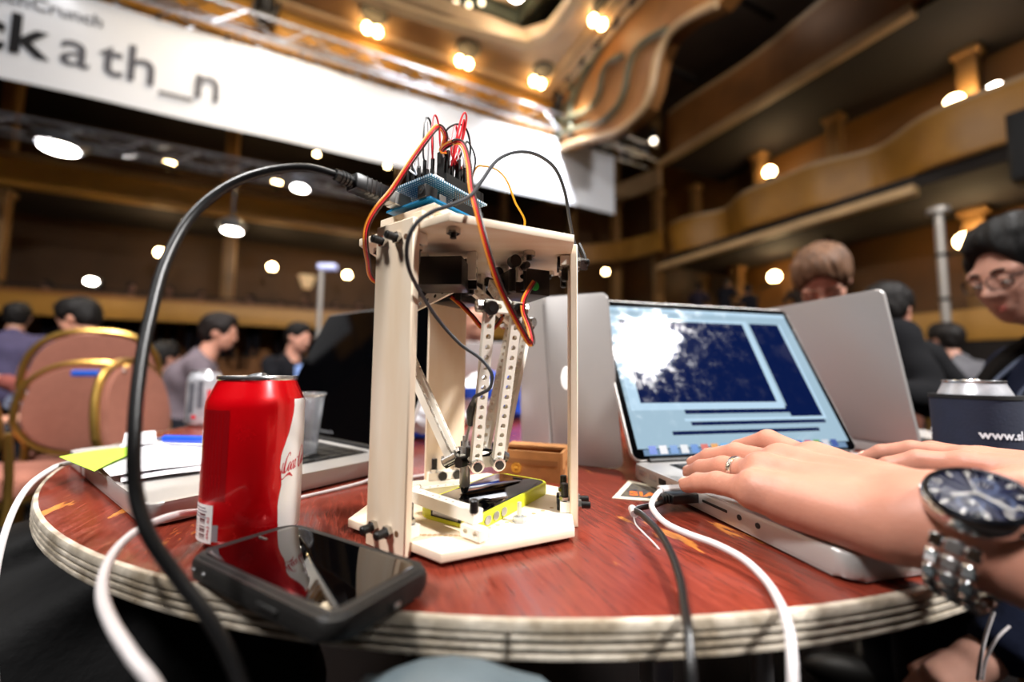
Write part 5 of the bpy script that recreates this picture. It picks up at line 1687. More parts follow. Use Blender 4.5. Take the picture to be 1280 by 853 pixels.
palm = [(mcp['p'], h3(226, 243, 38), .0125, .0190), (mcp['r'], h3(236, 240, 43), .0125, .0190), (mcp['m'], h3(247, 238, 47), .0125, .0195),
        (mcp['i'], h3(258, 240, 48), .0125, .0190), (h3(196, 292, 33), h3(226, 250, 33), .0125, .0160), (mcp['p'], mcp['r'], .0105, .0105), (mcp['r'], mcp['m'], .0108, .0108), (mcp['m'], mcp['i'], .0108, .0108)]
EL = h3(352, 12, -40)
fore = [(h3(240, 236, 44), h3(262, 218, 44), .0225, .0225), (h3(258, 236, 45), h3(272, 216, 44), .0225, .0225), (h3(250, 226, 43), h3(262, 205, 41), .0235, .0245), (h3(258, 212, 42), h3(300, 120, 18), .0255, .036), (h3(300, 120, 18), EL, .036, .043)]
for kk, zz, tw in (('p', 3.5, (228, 250, 52)), ('r', 4.0, (238, 248, 58)), ('m', 4.0, (248, 246, 61)), ('i', 3.5, (256, 248, 60))):
    palm.append((mcp[kk] + v3((0, -.002, zz / 1000 + .0015)), mcp[kk] * .82 + h3(*tw) * .18 + v3((0, 0, .004)), .0098, .0080))
    palm.append((mcp[kk] + v3((0, 0, .0075)), h3(*tw) + v3((0, 0, .0005)), .0056, .0036))
left_fn = hand_fn(fing, palm, fore)
# right hand: index and thumb side towards the camera
mr = dict(i=h3(424, 378, 45), m=h3(442, 392, 47), r=h3(462, 398, 46), p=h3(482, 394, 42))
fing2 = [
    chain([mr['i'], h3(404, 402, 44), h3(388, 416, 35), h3(380, 424, 29)], [.0108, .0096, .0086, .0070]),
    chain([mr['m'], h3(428, 432, 48), h3(414, 452, 41), h3(405, 463, 33)], [.0108, .0098, .0088, .0072]),
    chain([mr['r'], h3(456, 438, 47), h3(446, 458, 40), h3(440, 468, 32)], [.0105, .0095, .0086, .0070]),
    chain([mr['p'], h3(484, 424, 43), h3(480, 440, 39), h3(477, 449, 30)], [.0098, .0088, .0080, .0066]),
    chain([h3(462, 330, 38), h3(428, 344, 36), h3(398, 358, 30), h3(378, 370, 27)], [.0160, .0130, .0108, .0085]),
]
palm2 = [(mr['i'], h3(478, 322, 40), .0128, .0195), (mr['m'], h3(488, 322, 42), .0128, .0195), (mr['r'], h3(498, 324, 41), .0128, .019), (mr['p'], h3(506, 328, 42), .012, .018),
         (h3(470, 326, 38), h3(440, 352, 38), .017, .014)]
ER = h3(668, 60, -40)
fore2 = [(h3(478, 322, 40), h3(506, 304, 40), .0225, .0235), (h3(494, 318, 41), h3(512, 296, 40), .0235, .0245), (h3(508, 302, 43), h3(580, 190, 10), .0255, .037), (h3(580, 190, 10), ER, .037, .043)]
right_fn = hand_fn(fing2, palm2, fore2)

# head: shared generator -----------------------------------------------
def head_parts(Rm, c, s=1.0):
    """returns body-field pieces for a head with centre c, rotation Rm (3x3, local->world), scale s"""
    T = lambda v: np.asarray(c, np.float32) + Rm @ (np.asarray(v, np.float32) * s)
    f = np.float32

    def fn(P):
        d = sd_ell(P, T((0, -.012, .030)), np.array((.076, .095, .088)) * s, Rm)
        d = smin(d, sd_ell(P, T((0, .018, -.030)), np.array((.062, .072, .082)) * s, Rm), .03 * s)
        d = smin(d, sd_cone(P, T((-.022, .052, -.088)), T((.022, .052, -.088)), .022 * s, .022 * s), .03 * s)
        d = smin(d, sd_cone(P, T((-.040, .055, -.030)), T((-.035, .050, -.060)), .026 * s, .022 * s), .02 * s)
        d = smin(d, sd_cone(P, T((.040, .055, -.030)), T((.035, .050, -.060)), .026 * s, .022 * s), .02 * s)
        d = smin(d, sd_cone(P, T((-.045, .074, .016)), T((.045, .074, .016)), .014 * s, .014 * s), .02 * s)       # brow
        for sx in (-1, 1):
            d = smax(d, -sd_ell(P, T((sx * .031, .100, -.004)), np.array((.017, .018, .010)) * s, Rm), .014 * s)   # eye sockets
            d = smin(d, sd_ell(P, T((sx * .031, .078, -.004)), np.array((.0145, .0125, .0105)) * s, Rm), .004 * s)
            d = smin(d, sd_ell(P, T((sx * .077, -.006, -.010)), np.array((.010, .022, .033)) * s, Rm), .008 * s)
        d = smin(d, sd_cone(P, T((0, .084, .008)), T((0, .104, -.030)), .007 * s, .0115 * s), .012 * s)            # nose
        for sx in (-1, 1):
            d = smin(d, sd_ell(P, T((sx * .012, .094, -.034)), np.array((.009, .010, .008)) * s, Rm), .006 * s)
        d = smin(d, sd_cone(P, T((-.017, .083, -.061)), T((.017, .083, -.061)), .0062 * s, .0062 * s), .006 * s)   # lips
        d = smin(d, sd_cone(P, T((-.015, .081, -.070)), T((.015, .081, -.070)), .0070 * s, .0070 * s), .006 * s)
        d = smax(d, -sd_cone(P, T((-.020, .0925, -.0655)), T((.020, .0925, -.0655)), .0022 * s, .0022 * s), .003 * s)
        return d
    return fn, T


def hair_fn(Rm, T, s, style, seed=0.0):
    vol = dict(short=.008, thick=.016, long=.022)[style]

    def fn(P):
        d = sd_ell(P, T((0, -.016, .040)), np.array((.079 + vol, .098 + vol, .086 + vol)) * s, Rm)
        d = smin(d, sd_ell(P, T((0, .030, .098)), np.array((.060, .052, .024 + vol)) * s, Rm), .03 * s)
        d = smin(d, sd_ell(P, T((0, -.045, -.02)), np.array((.070 + vol * .6, .058 + vol * .6, .075)) * s, Rm), .03 * s)
        if style != 'short':
            for sx in (-1, 1):
                d = smin(d, sd_ell(P, T((sx * .074, .020, .02)), np.array((.014, .026, .045)) * s, Rm), .015 * s)
        q = (P - T((0, 0, 0))) @ Rm / s
        d = d + (.0035 * np.sin(q[:, 0] * 95 + seed + 2.2 * np.sin(q[:, 2] * 40)) * np.sin(q[:, 1] * 48 + q[:, 2] * 30 + seed) + .002 * np.sin(q[:, 0] * 210 + q[:, 1] * 130 + seed)) * s
        # clear the face and the neck
        d = smax(d, -sd_ell(P, T((0, .118, -.035)), np.array((.076, .082, .122)) * s, Rm), .012 * s)
        d = smax(d, (q[:, 1] * .5 - q[:, 2] - .078) * s * .9, .012 * s)
        for sx in (-1, 1):
            d = smax(d, -sd_ell(P, T((sx * .086, .012, -.030)), np.array((.026, .034, .046)) * s, Rm), .006 * s)
        return d
    return fn


HAIRM = {}
def hair_mat(col):
    if col not in HAIRM:
        HAIRM[col] = mat('hair_' + col[1:], col, .6, spec=.2, var=.55, vscale=70, stretch=(1, 1, .25), bump=.8, bscale=160)
    return HAIRM[col]




def person(label, loc, rz, shirt, hair='#15100d', skin='#c98f72', style='short', head=(0, 0, 0), lean=.10, step=.012, hstep=None, trousers='#15161c', arms=None,
           seat=.46, group=None, at=None, reach=None, glasses=False, sleeve_col=None, neck_open=None, extra=None, standing=False, headofs=(0, 0, 0), lower=True, name='person', size=1.0):
    """seated (or standing) figure facing local +Y"""
    if at is not None:                      # put the head where the photograph has it
        tg = PX(*at)
        hl_ = Matrix.Rotation(rz, 3, 'Z') @ Vector((headofs[0], lean * 1.3 + .035 + headofs[1], 0))
        loc = (tg.x - hl_.x, tg.y - hl_.y, 0)
        seat = tg.z - .705 - headofs[2]
    t = thing(name, label, 'person', loc, rz, group)
    if reach:
        inv_ = FRAMES[t.name]; arms = dict(arms)
        for s_, hw in reach.items(): arms[s_] = (arms[s_][0], v3(tuple(inv_ @ Vector(hw))))
    hz = .92 if standing else seat + .04
    pel = v3((0, 0, hz)); nk = pel + v3((0, lean, .50)); ch = pel + v3((0, lean * .6, .33))
    hc = nk + v3((0, .035 + lean * .3, .165)) + v3(headofs)
    yaw, pit, rol = head
    Rm = np.array(Matrix.Rotation(yaw, 3, 'Z') @ Matrix.Rotation(pit, 3, 'X') @ Matrix.Rotation(rol, 3, 'Y'), np.float32)
    hf, T = head_parts(Rm, hc)
    sh = {s: nk + v3((s * .185, -.01, -.07)) for s in (-1, 1)}
    if arms is None:
        arms = {s: (pel + v3((s * .27, .08 + lean, .22)), pel + v3((s * .15, .36 + lean, .26))) for s in (-1, 1)}
    legs = {}
    for s in (-1, 1):
        legs[s] = (pel + v3((s * .10, .02, 0)), v3((s * .12, .02 if standing else .44, .50 if standing else seat + .05)), v3((s * .12, .0 if standing else .42, .09)))

    def body(P):
        d = hf(P)
        d = smin(d, sd_cone(P, hc + Rm @ v3((0, -.02, -.06)), nk + v3((0, -.01, -.06)), .052, .062), .025)
        d = smin(d, sd_cone(P, nk + v3((0, -.01, -.13)), pel, .095, .115), .04)
        for s in (-1, 1):
            d = smin(d, sd_cone(P, nk + v3((0, -.02, -.11)), sh[s] + v3((0, 0, -.01)), .055, .05), .03)
            el, ha = arms[s]; el = v3(el); ha = v3(ha)
            d = smin(d, sd_cone(P, sh[s], el, .046, .038), .02)
            d = smin(d, sd_cone(P, el, ha, .037, .026), .015)
            fd = (ha - el) / np.linalg.norm(ha - el)
            sd = np.cross(fd, v3((0, 0, 1))); sd = sd / max(np.linalg.norm(sd), 1e-6)
            dn = v3((0, 0, -1))
            d = smin(d, sd_cone(P, ha, ha + fd * .07, .026, .030), .015)
            for k in range(4):
                b0 = ha + fd * .085 + sd * ((k - 1.5) * .019)
                d = smin(d, sd_cone(P, b0, b0 + fd * .04 + dn * .012, .0105, .0095), .006)
                d = smin(d, sd_cone(P, b0 + fd * .04 + dn * .012, b0 + fd * .06 + dn * .034, .0095, .008), .004)
            tb_ = ha + fd * .03 - sd * s * .028
            d = smin(d, sd_cone(P, tb_, tb_ + fd * .045 - sd * s * .022 + dn * .012, .013, .010), .01)
            for a, b, c in (legs[s],):
                d = smin(d, sd_cone(P, a, b, .075, .055), .03)
                d = smin(d, sd_cone(P, b, c, .052, .04), .02)
        return d

    def top(P):
        d = sd_cone(P, ch + v3((-.07, 0, .02)), ch + v3((.07, 0, .02)), .125, .125)
        d = smin(d, sd_cone(P, pel + v3((-.06, 0, -.02)), pel + v3((.06, 0, -.02)), .135, .135), .08)
        d = smin(d, sd_cone(P, ch, pel, .135, .14), .06)
        for s in (-1, 1):
            d = smin(d, sd_cone(P, nk + v3((0, -.015, -.075)), sh[s], .075, .068), .05)
            el, ha = v3(arms[s][0]), v3(arms[s][1])
            d = smin(d, sd_cone(P, sh[s], el, .066, .056), .03)
            d = smin(d, sd_cone(P, el, el + (ha - el) * .9, .055, .042), .02)
        d = smin(d, sd_cone(P, nk + v3((0, -.02, -.06)), nk + v3((0, -.012, -.005)), .082, .070), .03)
        d = smax(d, -sd_cone(P, nk + v3((0, .02, -.02)), nk + v3((0, .06, .14)), .054, .072), .01)
        d = d + .004 * np.sin(P[:, 2] * 34 + P[:, 0] * 22 + 3 * np.sin(P[:, 1] * 14)) * np.cos(P[:, 0] * 19 - P[:, 1] * 27)
        return d

    def bottoms(P):
        d = sd_cone(P, pel + v3((-.07, 0, 0)), pel + v3((.07, 0, 0)), .128, .128)
        for s in (-1, 1):
            a, b, c = legs[s]
            d = smin(d, sd_cone(P, a, b, .098, .078), .04)
            d = smin(d, sd_cone(P, b, c, .076, .062), .03)
        return d + .003 * np.sin(P[:, 2] * 40 + P[:, 1] * 30)

    hst = hstep or step * .7
    lo, hi = (-.42, -.30, 0.02), (.42, .75, hz + .92)
    zc = float(nk[2]) - .02
    patches = [(body, (-.45, -.3, hz - .18), (.45, .78, float(hc[2]) + .16), hst)]
    mesh_obj('body', nets_mesh(patches), skin_mat('skin_' + skin[1:], skin), t, 180)
    mesh_obj('jacket' if neck_open else 'shirt', nets_mesh([(top, (-.46, -.32, hz - .2), (.46, .75, float(nk[2]) + .1), step)]), mat('cloth_' + shirt[1:], shirt, .9, spec=.12, var=.25, vscale=12, bump=.3, bscale=120), t, 180)
    if lower:
        mesh_obj('trousers', nets_mesh([(bottoms, (-.3, -.25, .02), (.3, .62, hz + .16), max(step, .012))]), mat('cloth_' + trousers[1:], trousers, .9, spec=.12, var=.3, vscale=12, bump=.3, bscale=120), t, 180)
        for s in (-1, 1):
            f0 = legs[s][2]
            MB().ball(tuple(f0 + v3((0, .07, -.035))), .1, 12, (.5, 1.35, .5)).make('shoe', mat('black_shoe', '#111111', .5), t, local=True)
    hfn = hair_fn(Rm, T, 1.0, style, seed=random.random() * 6)
    mesh_obj('hair', nets_mesh([(hfn, tuple(hc - .18), tuple(hc + .18), min(hst, .008))], relax=1), hair_mat(hair), t, 180)
    Mh = Matrix([list(map(float, r)) for r in Rm]).to_4x4(); Mh.translation = Vector([float(x) for x in hc])
    if hst < .008 or glasses:
        for sx in (-1, 1):
            MB().ball(tuple(Mh @ Vector((sx * .031, .0815, -.004))), .0115, 14).make('eye', mat('eye_white', '#d8d0c8', .2), t, local=True)
            MB().ball(tuple(Mh @ Vector((sx * .031, .0895, -.007))), .0052, 10).make('iris', mat('dark_iris', '#140d0a', .15), t, local=True)
            lid = MB().ball((0, 0, 0), .0136, 14, (1.15, .95, .80)); lid.bm.transform(Mh @ Matrix.Translation((sx * .031, .0810, .0018)))
            lid.make('eyelid', skin_mat('skin_' + skin[1:], skin), t, local=True)
            bw_ = [Mh @ Vector((sx * x, y, z)) for x, y, z in ((.012, .091, .018), (.024, .0925, .0225), (.036, .089, .0225), (.050, .077, .016))]
            MB().tube(bw_, .003, 8, 4, rad=[.0026, .0034, .0032, .0016]).make('eyebrow', hair_mat(hair), t, local=True)
        lp = [Mh @ Vector((x, y, z)) for x, y, z in ((-.021, .0815, -.0655), (-.008, .0895, -.0628), (0, .0895, -.0640), (.008, .0895, -.0628), (.021, .0815, -.0655))]
        MB().tube(lp, .0034, 8, 4, rad=[.001, .0034, .003, .0034, .001]).make('lips', mat('lip_skin', '#a8594e', .45), t, local=True)
        lp = [Mh @ Vector((x, y, z)) for x, y, z in ((-.019, .0815, -.067), (0, .0885, -.0712), (.019, .0815, -.067))]
        MB().tube(lp, .0038, 8, 4, rad=[.001, .0042, .001]).make('lips', mat('lip_skin', '#a8594e', .45), t, local=True)
    if glasses:
        gm = mat('dark_glasses_frame', '#1a1416', .3, .3)
        g = None
        for sx in (-1, 1):
            ring = []
            for k in range(24):
                a = 2 * math.pi * k / 24
                x = sx * .033 + .0245 * math.copysign(abs(math.cos(a)) ** .7, math.cos(a)); z = -.004 + .0165 * math.copysign(abs(math.sin(a)) ** .7, math.sin(a))
                ring.append(Mh @ Vector((x, .105 - abs(x) * .13, z)))
            ring.append(ring[0])
            o = MB().tube(ring, .0013, 6, 0, cap=False).make('glasses', gm, t, local=True)
            if g is None: g = o
            ln = MB(); ln.bm.faces.new([ln.bm.verts.new(p) for p in ring[:-1]])
            ln.make('lens', mat('glasses_lens', '#ffffff', .02, trans=1.0, alpha=.35), g, local=True)
            MB().tube([Mh @ Vector((sx * .057, .098, .004)), Mh @ Vector((sx * .076, .05, .006)), Mh @ Vector((sx * .081, -.005, .004))], .0012, 6, 3).make('temple', gm, g, local=True)
        MB().tube([Mh @ Vector((-.009, .103, .0)), Mh @ Vector((0, .109, .003)), Mh @ Vector((.009, .103, .0))], .0012, 6, 3).make('bridge', gm, g, local=True)
    if extra: extra(t, nk, Mh)
    return t


# ------------------------------------------------------------------ the typist (hands, wrist watch, body out to the right of the table)
SK = '#c08570'
typ = thing('person', 'person typing with a steel watch and ring, hands on the silver laptop', 'person', (.47, -.13, 0), 0)
typ_inv = np.array(FRAMES[typ.name])
m_skin = skin_mat('typist_skin', SK, .48)
shl = {-1: v3((.30, -.14, 1.20)), 1: v3((.66, -.06, 1.20))}
nkt = v3((.48, -.12, 1.29)); pelt = v3((.50, -.28, .50))
Rh = np.array(Matrix.Rotation(.15, 3, 'Z') @ Matrix.Rotation(-.45, 3, 'X'), np.float32)
hft, Tt = head_parts(Rh, nkt + v3((0, .05, .155)))


def typ_body(P):
    d = hft(P)
    d = smin(d, sd_cone(P, nkt + v3((0, .03, .09)), nkt + v3((0, 0, -.05)), .052, .062), .025)
    d = smin(d, sd_cone(P, nkt + v3((0, 0, -.08)), pelt, .10, .13), .05)
    for s, el in ((-1, EL), (1, ER)):
        d = smin(d, sd_cone(P, nkt + v3((0, 0, -.09)), shl[s], .07, .055), .04)
        d = smin(d, sd_cone(P, shl[s], el, .048, .042), .02)
    d = smin(d, left_fn(P), .012); d = smin(d, right_fn(P), .012)
    return d


me = nets_mesh([(left_fn, (.13, .10, TZ - .06), (.345, .45, TZ + .10), .0016), (right_fn, (.35, .20, TZ - .06), (.60, .50, TZ + .10), .0020),
                (typ_body, (.10, -.45, .45), (.80, .1301, 1.62), .009), (typ_body, (.44, .1202, .60), (.78, .23, .95), .009)], typ_inv)
mesh_obj('body', me, m_skin, typ, 180)


def typ_shirt(P):
    d = sd_cone(P, v3((.42, -.16, 1.08)), v3((.56, -.13, 1.08)), .125, .125)
    d = smin(d, sd_cone(P, v3((.49, -.16, 1.05)), pelt, .145, .15), .06)
    for s, el in ((-1, EL), (1, ER)):
        d = smin(d, sd_cone(P, nkt + v3((0, -.015, -.075)), shl[s], .075, .070), .05)
        d = smin(d, sd_cone(P, shl[s], shl[s] + (el - shl[s]) * .62, .070, .064), .03)
    d = smin(d, sd_cone(P, nkt + v3((0, -.02, -.06)), nkt + v3((0, -.01, -.005)), .082, .070), .03)
    return d + .003 * np.sin(P[:, 2] * 34 + P[:, 0] * 22) * np.cos(P[:, 0] * 19 - P[:, 1] * 27)


mesh_obj('shirt', nets_mesh([(typ_shirt, (.1, -.5, .36), (.85, .12, 1.35), .012)], typ_inv), mat('cloth_charcoal', '#1a1b20', .9, spec=.12, var=.25, vscale=12, bump=.3, bscale=120), typ, 180)


def typ_legs(P):
    d = sd_cone(P, pelt + v3((-.07, 0, 0)), pelt + v3((.07, 0, 0)), .135, .135)
    for s in (-1, 1):
        k = v3((.52 + s * .12, .12, .52)); f = v3((.54 + s * .12, .02, .09))
        d = smin(d, sd_cone(P, pelt + v3((s * .1, .02, 0)), k, .098, .078), .04)
        d = smin(d, sd_cone(P, k, f, .076, .06), .03)
    return d


mesh_obj('trousers', nets_mesh([(typ_legs, (.2, -.5, .02), (.85, .3, .72), .014)], typ_inv), mat('cloth_navy', '#0a0c16', .9, spec=.12, var=.25, vscale=12, bump=.3, bscale=120), typ, 180)
mesh_obj('hair', nets_mesh([(hair_fn(Rh, Tt, 1.0, 'short'), tuple(Tt((0, 0, 0)) - .18), tuple(Tt((0, 0, 0)) + .18), .009)], typ_inv), hair_mat('#2a1d14'), typ, 180)
for s in (-1, 1):
    MB().ball((.54 + s * .12, .09, .05), .1, 12, (.5, 1.35, .5)).make('shoe', mat('black_shoe', '#111111', .5), typ)
# finger nails
m_nail = mat('finger_nail', '#e3ab96', .25, spec=.6)


def nail(tip, prev, r, par):
    tip = Vector([float(x) for x in tip]); prev = Vector([float(x) for x in prev])
    x = (tip - prev).normalized(); z = (Vector((0, 0, 1)) - x * x.z).normalized(); y = z.cross(x)
    b = basis(x, y, z)
    mb = MB(); mb.ball((0, 0, 0), 1, 14, (.0058, .0048, .0022))
    mb.bm.transform(Matrix.Translation(tip + x * r * .28 + z * r * .72) @ b.to_4x4() @ Matrix.Rotation(.28, 4, 'Y'))
    mb.make('finger_nail', m_nail, par)


for ch in fing[:4] + fing2:
    nail(ch[-1][1], ch[-1][0], ch[-1][3], typ)
# ring on the ring finger
a_, b_ = fing[1][0][0], fing[1][0][1]
rp = Vector([float(x) for x in (a_ * .42 + b_ * .58)]); rx = Vector([float(x) for x in (b_ - a_)]).normalized()
q = rx.to_track_quat('Z', 'Y').to_matrix()
MB().lathe([(.0098, -.0024), (.0112, -.0024), (.0115, 0), (.0112, .0024), (.0098, .0024), (.0098, -.0024)], 32, rp, q).make('ring', mat('white_gold', '#dedad4', .16, .95), typ)
# wrist watch: a thing worn on the wrist
WC = Vector((.2475, .2185, TZ + .0375))                        # wrist centre under the watch
wax = (Vector((.300, .120, TZ + .018)) - Vector((.250, .226, TZ + .043))).normalized()   # along the forearm
wn = Vector((-.42, -.25, .88)); wn = (wn - wax * wn.dot(wax)).normalized()            # dial normal
wy = wn.cross(wax)
WB = basis(wy, -wax, wn)
wat = thing('wrist_watch', 'steel chronograph watch with a dark blue dial worn on the wrist', 'watch', WC)
m_ws = mat('polished_steel', '#c9c7c6', .14, 1.0)
wc = WC + wn * .0262
wmat = WB
MB().lathe([(0, -.002), (.0180, -.002), (.0205, .001), (.0210, .006), (.0200, .0085), (.0185, .0095), (.0172, .0098), (.0168, .0088), (0, .0088)], 48, wc, wmat).make('case', m_ws, wat, smooth=35)
MB().lathe([(.0190, .0090), (.0195, .0098), (.0180, .0108), (.0170, .0106), (.0170, .0095)], 48, wc, wmat).make('bezel', mat('dark_steel_bezel', '#2a2c33', .2, .9), wat, smooth=35)
dial = MB().lathe([(0, .0091), (.0172, .0091)], 48, wc, wmat).make('dial', mat('navy_watch_dial', '#0b1230', .3), wat)
for k in range(12):
    a = k * math.pi / 6
    p = wc + wmat @ Vector((.0145 * math.cos(a), .0145 * math.sin(a), .0094))
    MB().box((.0036, .0011, .0005), p, wmat @ rotz(a)).make('hour_marker', m_ws, dial, smooth=0)
for a in (0, math.pi, -math.pi / 2):
    p = wc + wmat @ Vector((.0075 * math.cos(a), .0075 * math.sin(a), .0092))
    MB().lathe([(.0040, 0), (.0046, .0002), (.0046, .0004), (.0040, .0004)], 24, p, wmat).make('sub_dial', mat('pale_blue_subdial', '#5a6788', .3, .4), dial)
    MB().box((.0034, .0004, .0004), p + wmat @ Vector((0, 0, .0006)), wmat @ rotz(a + .8)).make('hand', m_ws, dial, smooth=0)
for ln_, wd_h, a in ((.010, .0014, 2.4), (.0145, .0012, 4.4), (.0155, .0005, .6)):
    MB().box((ln_, wd_h, .0004), wc + wmat @ Vector((ln_ / 2 * math.cos(a), ln_ / 2 * math.sin(a), .0102)), wmat @ rotz(a)).make('hand', m_ws, dial, smooth=0)
MB().lathe([(0, .0112), (.012, .0112), (.0170, .0105)], 40, wc, wmat).make('crystal', mat('watch_crystal', '#ffffff', .02, trans=1.0, alpha=.25), wat)
for a in (math.pi / 2 - .45 + math.pi, math.pi / 2 + math.pi, math.pi / 2 + .45 + math.pi):
    d_ = wmat @ Vector((math.cos(a), math.sin(a), 0))
    MB().cyl(wc + d_ * .0205 + wn * .003, wc + d_ * .0245 + wn * .003, .0022, seg=12).make('crown', m_ws, wat)
# bracelet links all round the wrist
nl = 22
for k in range(nl):
    th = 2 * math.pi * k / nl
    ca, sa = math.cos(th), math.sin(th)
    if ca > .80: continue
    rad = Vector((wn * ca * .0285 + wy * sa * .0305))
    tang = (wn * -sa * .0285 + wy * ca * .0305).normalized()
    nor = wax.cross(tang).normalized()
    if nor.dot(rad) < 0: nor = -nor
    bb = basis(wax, tang, wax.cross(tang))
    ctr = WC + rad + nor * .0012
    for j, (wd_l, m_) in enumerate(((.0062, m_ws), (.0072, mat('brushed_link_steel', '#a8a6a6', .35, 1.0)), (.0062, m_ws))):
        MB().box((wd_l - .0005, .0072, .0034), ctr + wax * ((j - 1) * .0068), bb, .0009, 1).make('bracelet_link', m_, wat)
# ------------------------------------------------------------------ people around the hall
def facing(src, dst):
    """rotation about Z so that local +Y points from src to dst"""
    d = Vector(dst) - Vector(src)
    return math.atan2(-d.x, d.y)


# man across on the right, glasses, dark jacket over navy shirt, hand in his lap
def jacket_man(t, nk, Mh):
    n0 = Vector([float(x) for x in nk])
    # open jacket panels, lanyard and badge
    jm = mat('cloth_blackjacket', '#100d0b', .9, spec=.12, var=.3, vscale=14, bump=.3, bscale=120)
    for s in (-1, 1):
        pts = [n0 + Vector((s * .075, .0, .02)), n0 + Vector((s * .090, .075, -.06)), n0 + Vector((s * .105, .135, -.20)), n0 + Vector((s * .12, .14, -.36)), n0 + Vector((s * .12, .12, -.46))]
        MB().tube(pts, .03, 8, 4, rad=[.026, .030, .034, .034, .03]).make('jacket_panel', jm, t, local=True)
    MB().tube([n0 + Vector((.06, .03, -.01)), n0 + Vector((.055, .125, -.12)), n0 + Vector((.03, .152, -.26)), n0 + Vector((0, .156, -.33))], .005, 6, 4).make('lanyard', mat('grey_blue_lanyard', '#3c465c', .7), t, local=True)
    MB().tube([n0 + Vector((-.06, .03, -.01)), n0 + Vector((-.055, .125, -.12)), n0 + Vector((-.03, .152, -.26)), n0 + Vector((0, .156, -.33))], .005, 6, 4).make('lanyard', mat('grey_blue_lanyard', '#3c465c', .7), t, local=True)
    MB().box((.10, .004, .075), n0 + Vector((.0, .162, -.38)), None, .002).make('badge', mat('white_badge', '#d6d4dc', .5), t, local=True)


def toward(at, dst):
    return facing(PX(*at).xy.to_3d(), dst)


A_ = (1288, 338, .92)
hw = PX(1206, 842, .64)
el = PX(1300, 800, .70)
person('man in glasses and dark open jacket with a badge beside the navy can sleeve', None, 1.15, '#141a2e', '#0c0a0a', '#b98a78', 'thick', head=(.28, -.30, .0), lean=.10, step=.010, hstep=.0055, glasses=True, neck_open=True,
       arms={-1: (v3((-.27, .12, .70)), v3((-.16, .33, .76))), 1: (v3((.30, .10, .62)), v3((.1, .4, .5)))}, reach={-1: tuple(hw + Vector((.09, .06, -.02)))}, extra=jacket_man, at=A_)
A_ = (1028, 350, 1.52)
person('brown haired man bending over behind the silver laptop lid', None, toward(A_, (.3, .75, 0)), '#0e0e11', '#6e4f3a', '#d9a28c', 'thick', head=(.15, -.85, .05), lean=.20, step=.014, hstep=.007, at=A_)
A_ = (1110, 388, 1.95)
person('dark haired person in black turned away behind the silver lid', None, toward(A_, (3.6, 2.2, 0)), '#121214', '#120d0b', '#c58c78', 'thick', lean=.06, step=.02, hstep=.011, head=(.3, -.2, 0), at=A_)
A_ = (1180, 425, 3.2)
person('distant person in a grey jacket seated behind the black dressed person', None, toward(A_, (3, 6.5, 0)), '#5b5a5e', '#16100d', '#b98570', 'thick', lean=.1, step=.022, hstep=.013, at=A_)
A_ = (594, 398, 2.25)
person('dark haired person looking over the far laptop behind the robot', None, toward(A_, (0, .9, 0)), '#4b4456', '#1a1418', '#cf9780', 'short', lean=.08, step=.018, hstep=.009, head=(0, -.15, 0), at=A_)
A_ = (275, 416, 2.75)
person('man in a grey hooded top seen from behind at the next table', None, toward(A_, (.5, 4.5, 0)), '#6f646b', '#1d1411', '#c98f78', 'thick', lean=.16, step=.018, hstep=.011, head=(-.3, -.15, 0), at=A_)
A_ = (373, 422, 3.4)
person('man in a black jacket and blue check shirt looking to one side', None, toward(A_, (1.0, 2.4, 0)), '#16161a', '#14100e', '#d39a84', 'short', lean=.08, step=.018, hstep=.011, head=(.1, -.25, 0), at=A_,
       extra=lambda t, nk, Mh: MB().box((.12, .06, .3), tuple(Vector([float(x) for x in nk]) + Vector((0, .105, -.22))), None, .03).make('shirt_front', mat('blue_check_cloth', '#4a6db4', .8, col2='#8aa2d0', vscale=60), t, local=True))
A_ = (98, 398, 2.6)
person('dark haired man bending forward behind the stacked banquet chairs', None, toward(A_, (-6, 2.4, 0)), '#8a4c44', '#14100e', '#cf957c', 'thick', lean=.20, step=.018, hstep=.011, head=(.2, -.4, 0), at=A_)
A_ = (22, 396, 3.6)
person('far person in a purple grey shirt with short dark hair', None, toward(A_, (-9, 9, 0)), '#4c4660', '#15110f', '#a87860', 'short', lean=.08, step=.022, hstep=.013, at=A_)
A_ = (206, 448, 3.3)
person('small far dark haired person in a pale and red shirt', None, toward(A_, (-1, 7, 0)), '#c9b4b4', '#120e0c', '#c08a76', 'thick', lean=.08, step=.022, hstep=.013, at=A_)
A_ = (-62, 425, 1.8)
person('person in a dark top with rolled pale cuff beside the chair stack', None, toward(A_, (-2.2, 4, 0)), '#39393f', '#17110e', '#c98f74', 'thick', lean=.2, step=.016, hstep=.011, at=A_,
       extra=lambda t, nk, Mh: MB().lathe([(.045, -.07), (.055, -.05), (.05, .07), (.042, .08)], 16, (.16, .50, .70), Matrix.Rotation(1.2, 3, 'X')).make('cuff', mat('pale_blue_cuff', '#b9c2d6', .8), t, local=True))
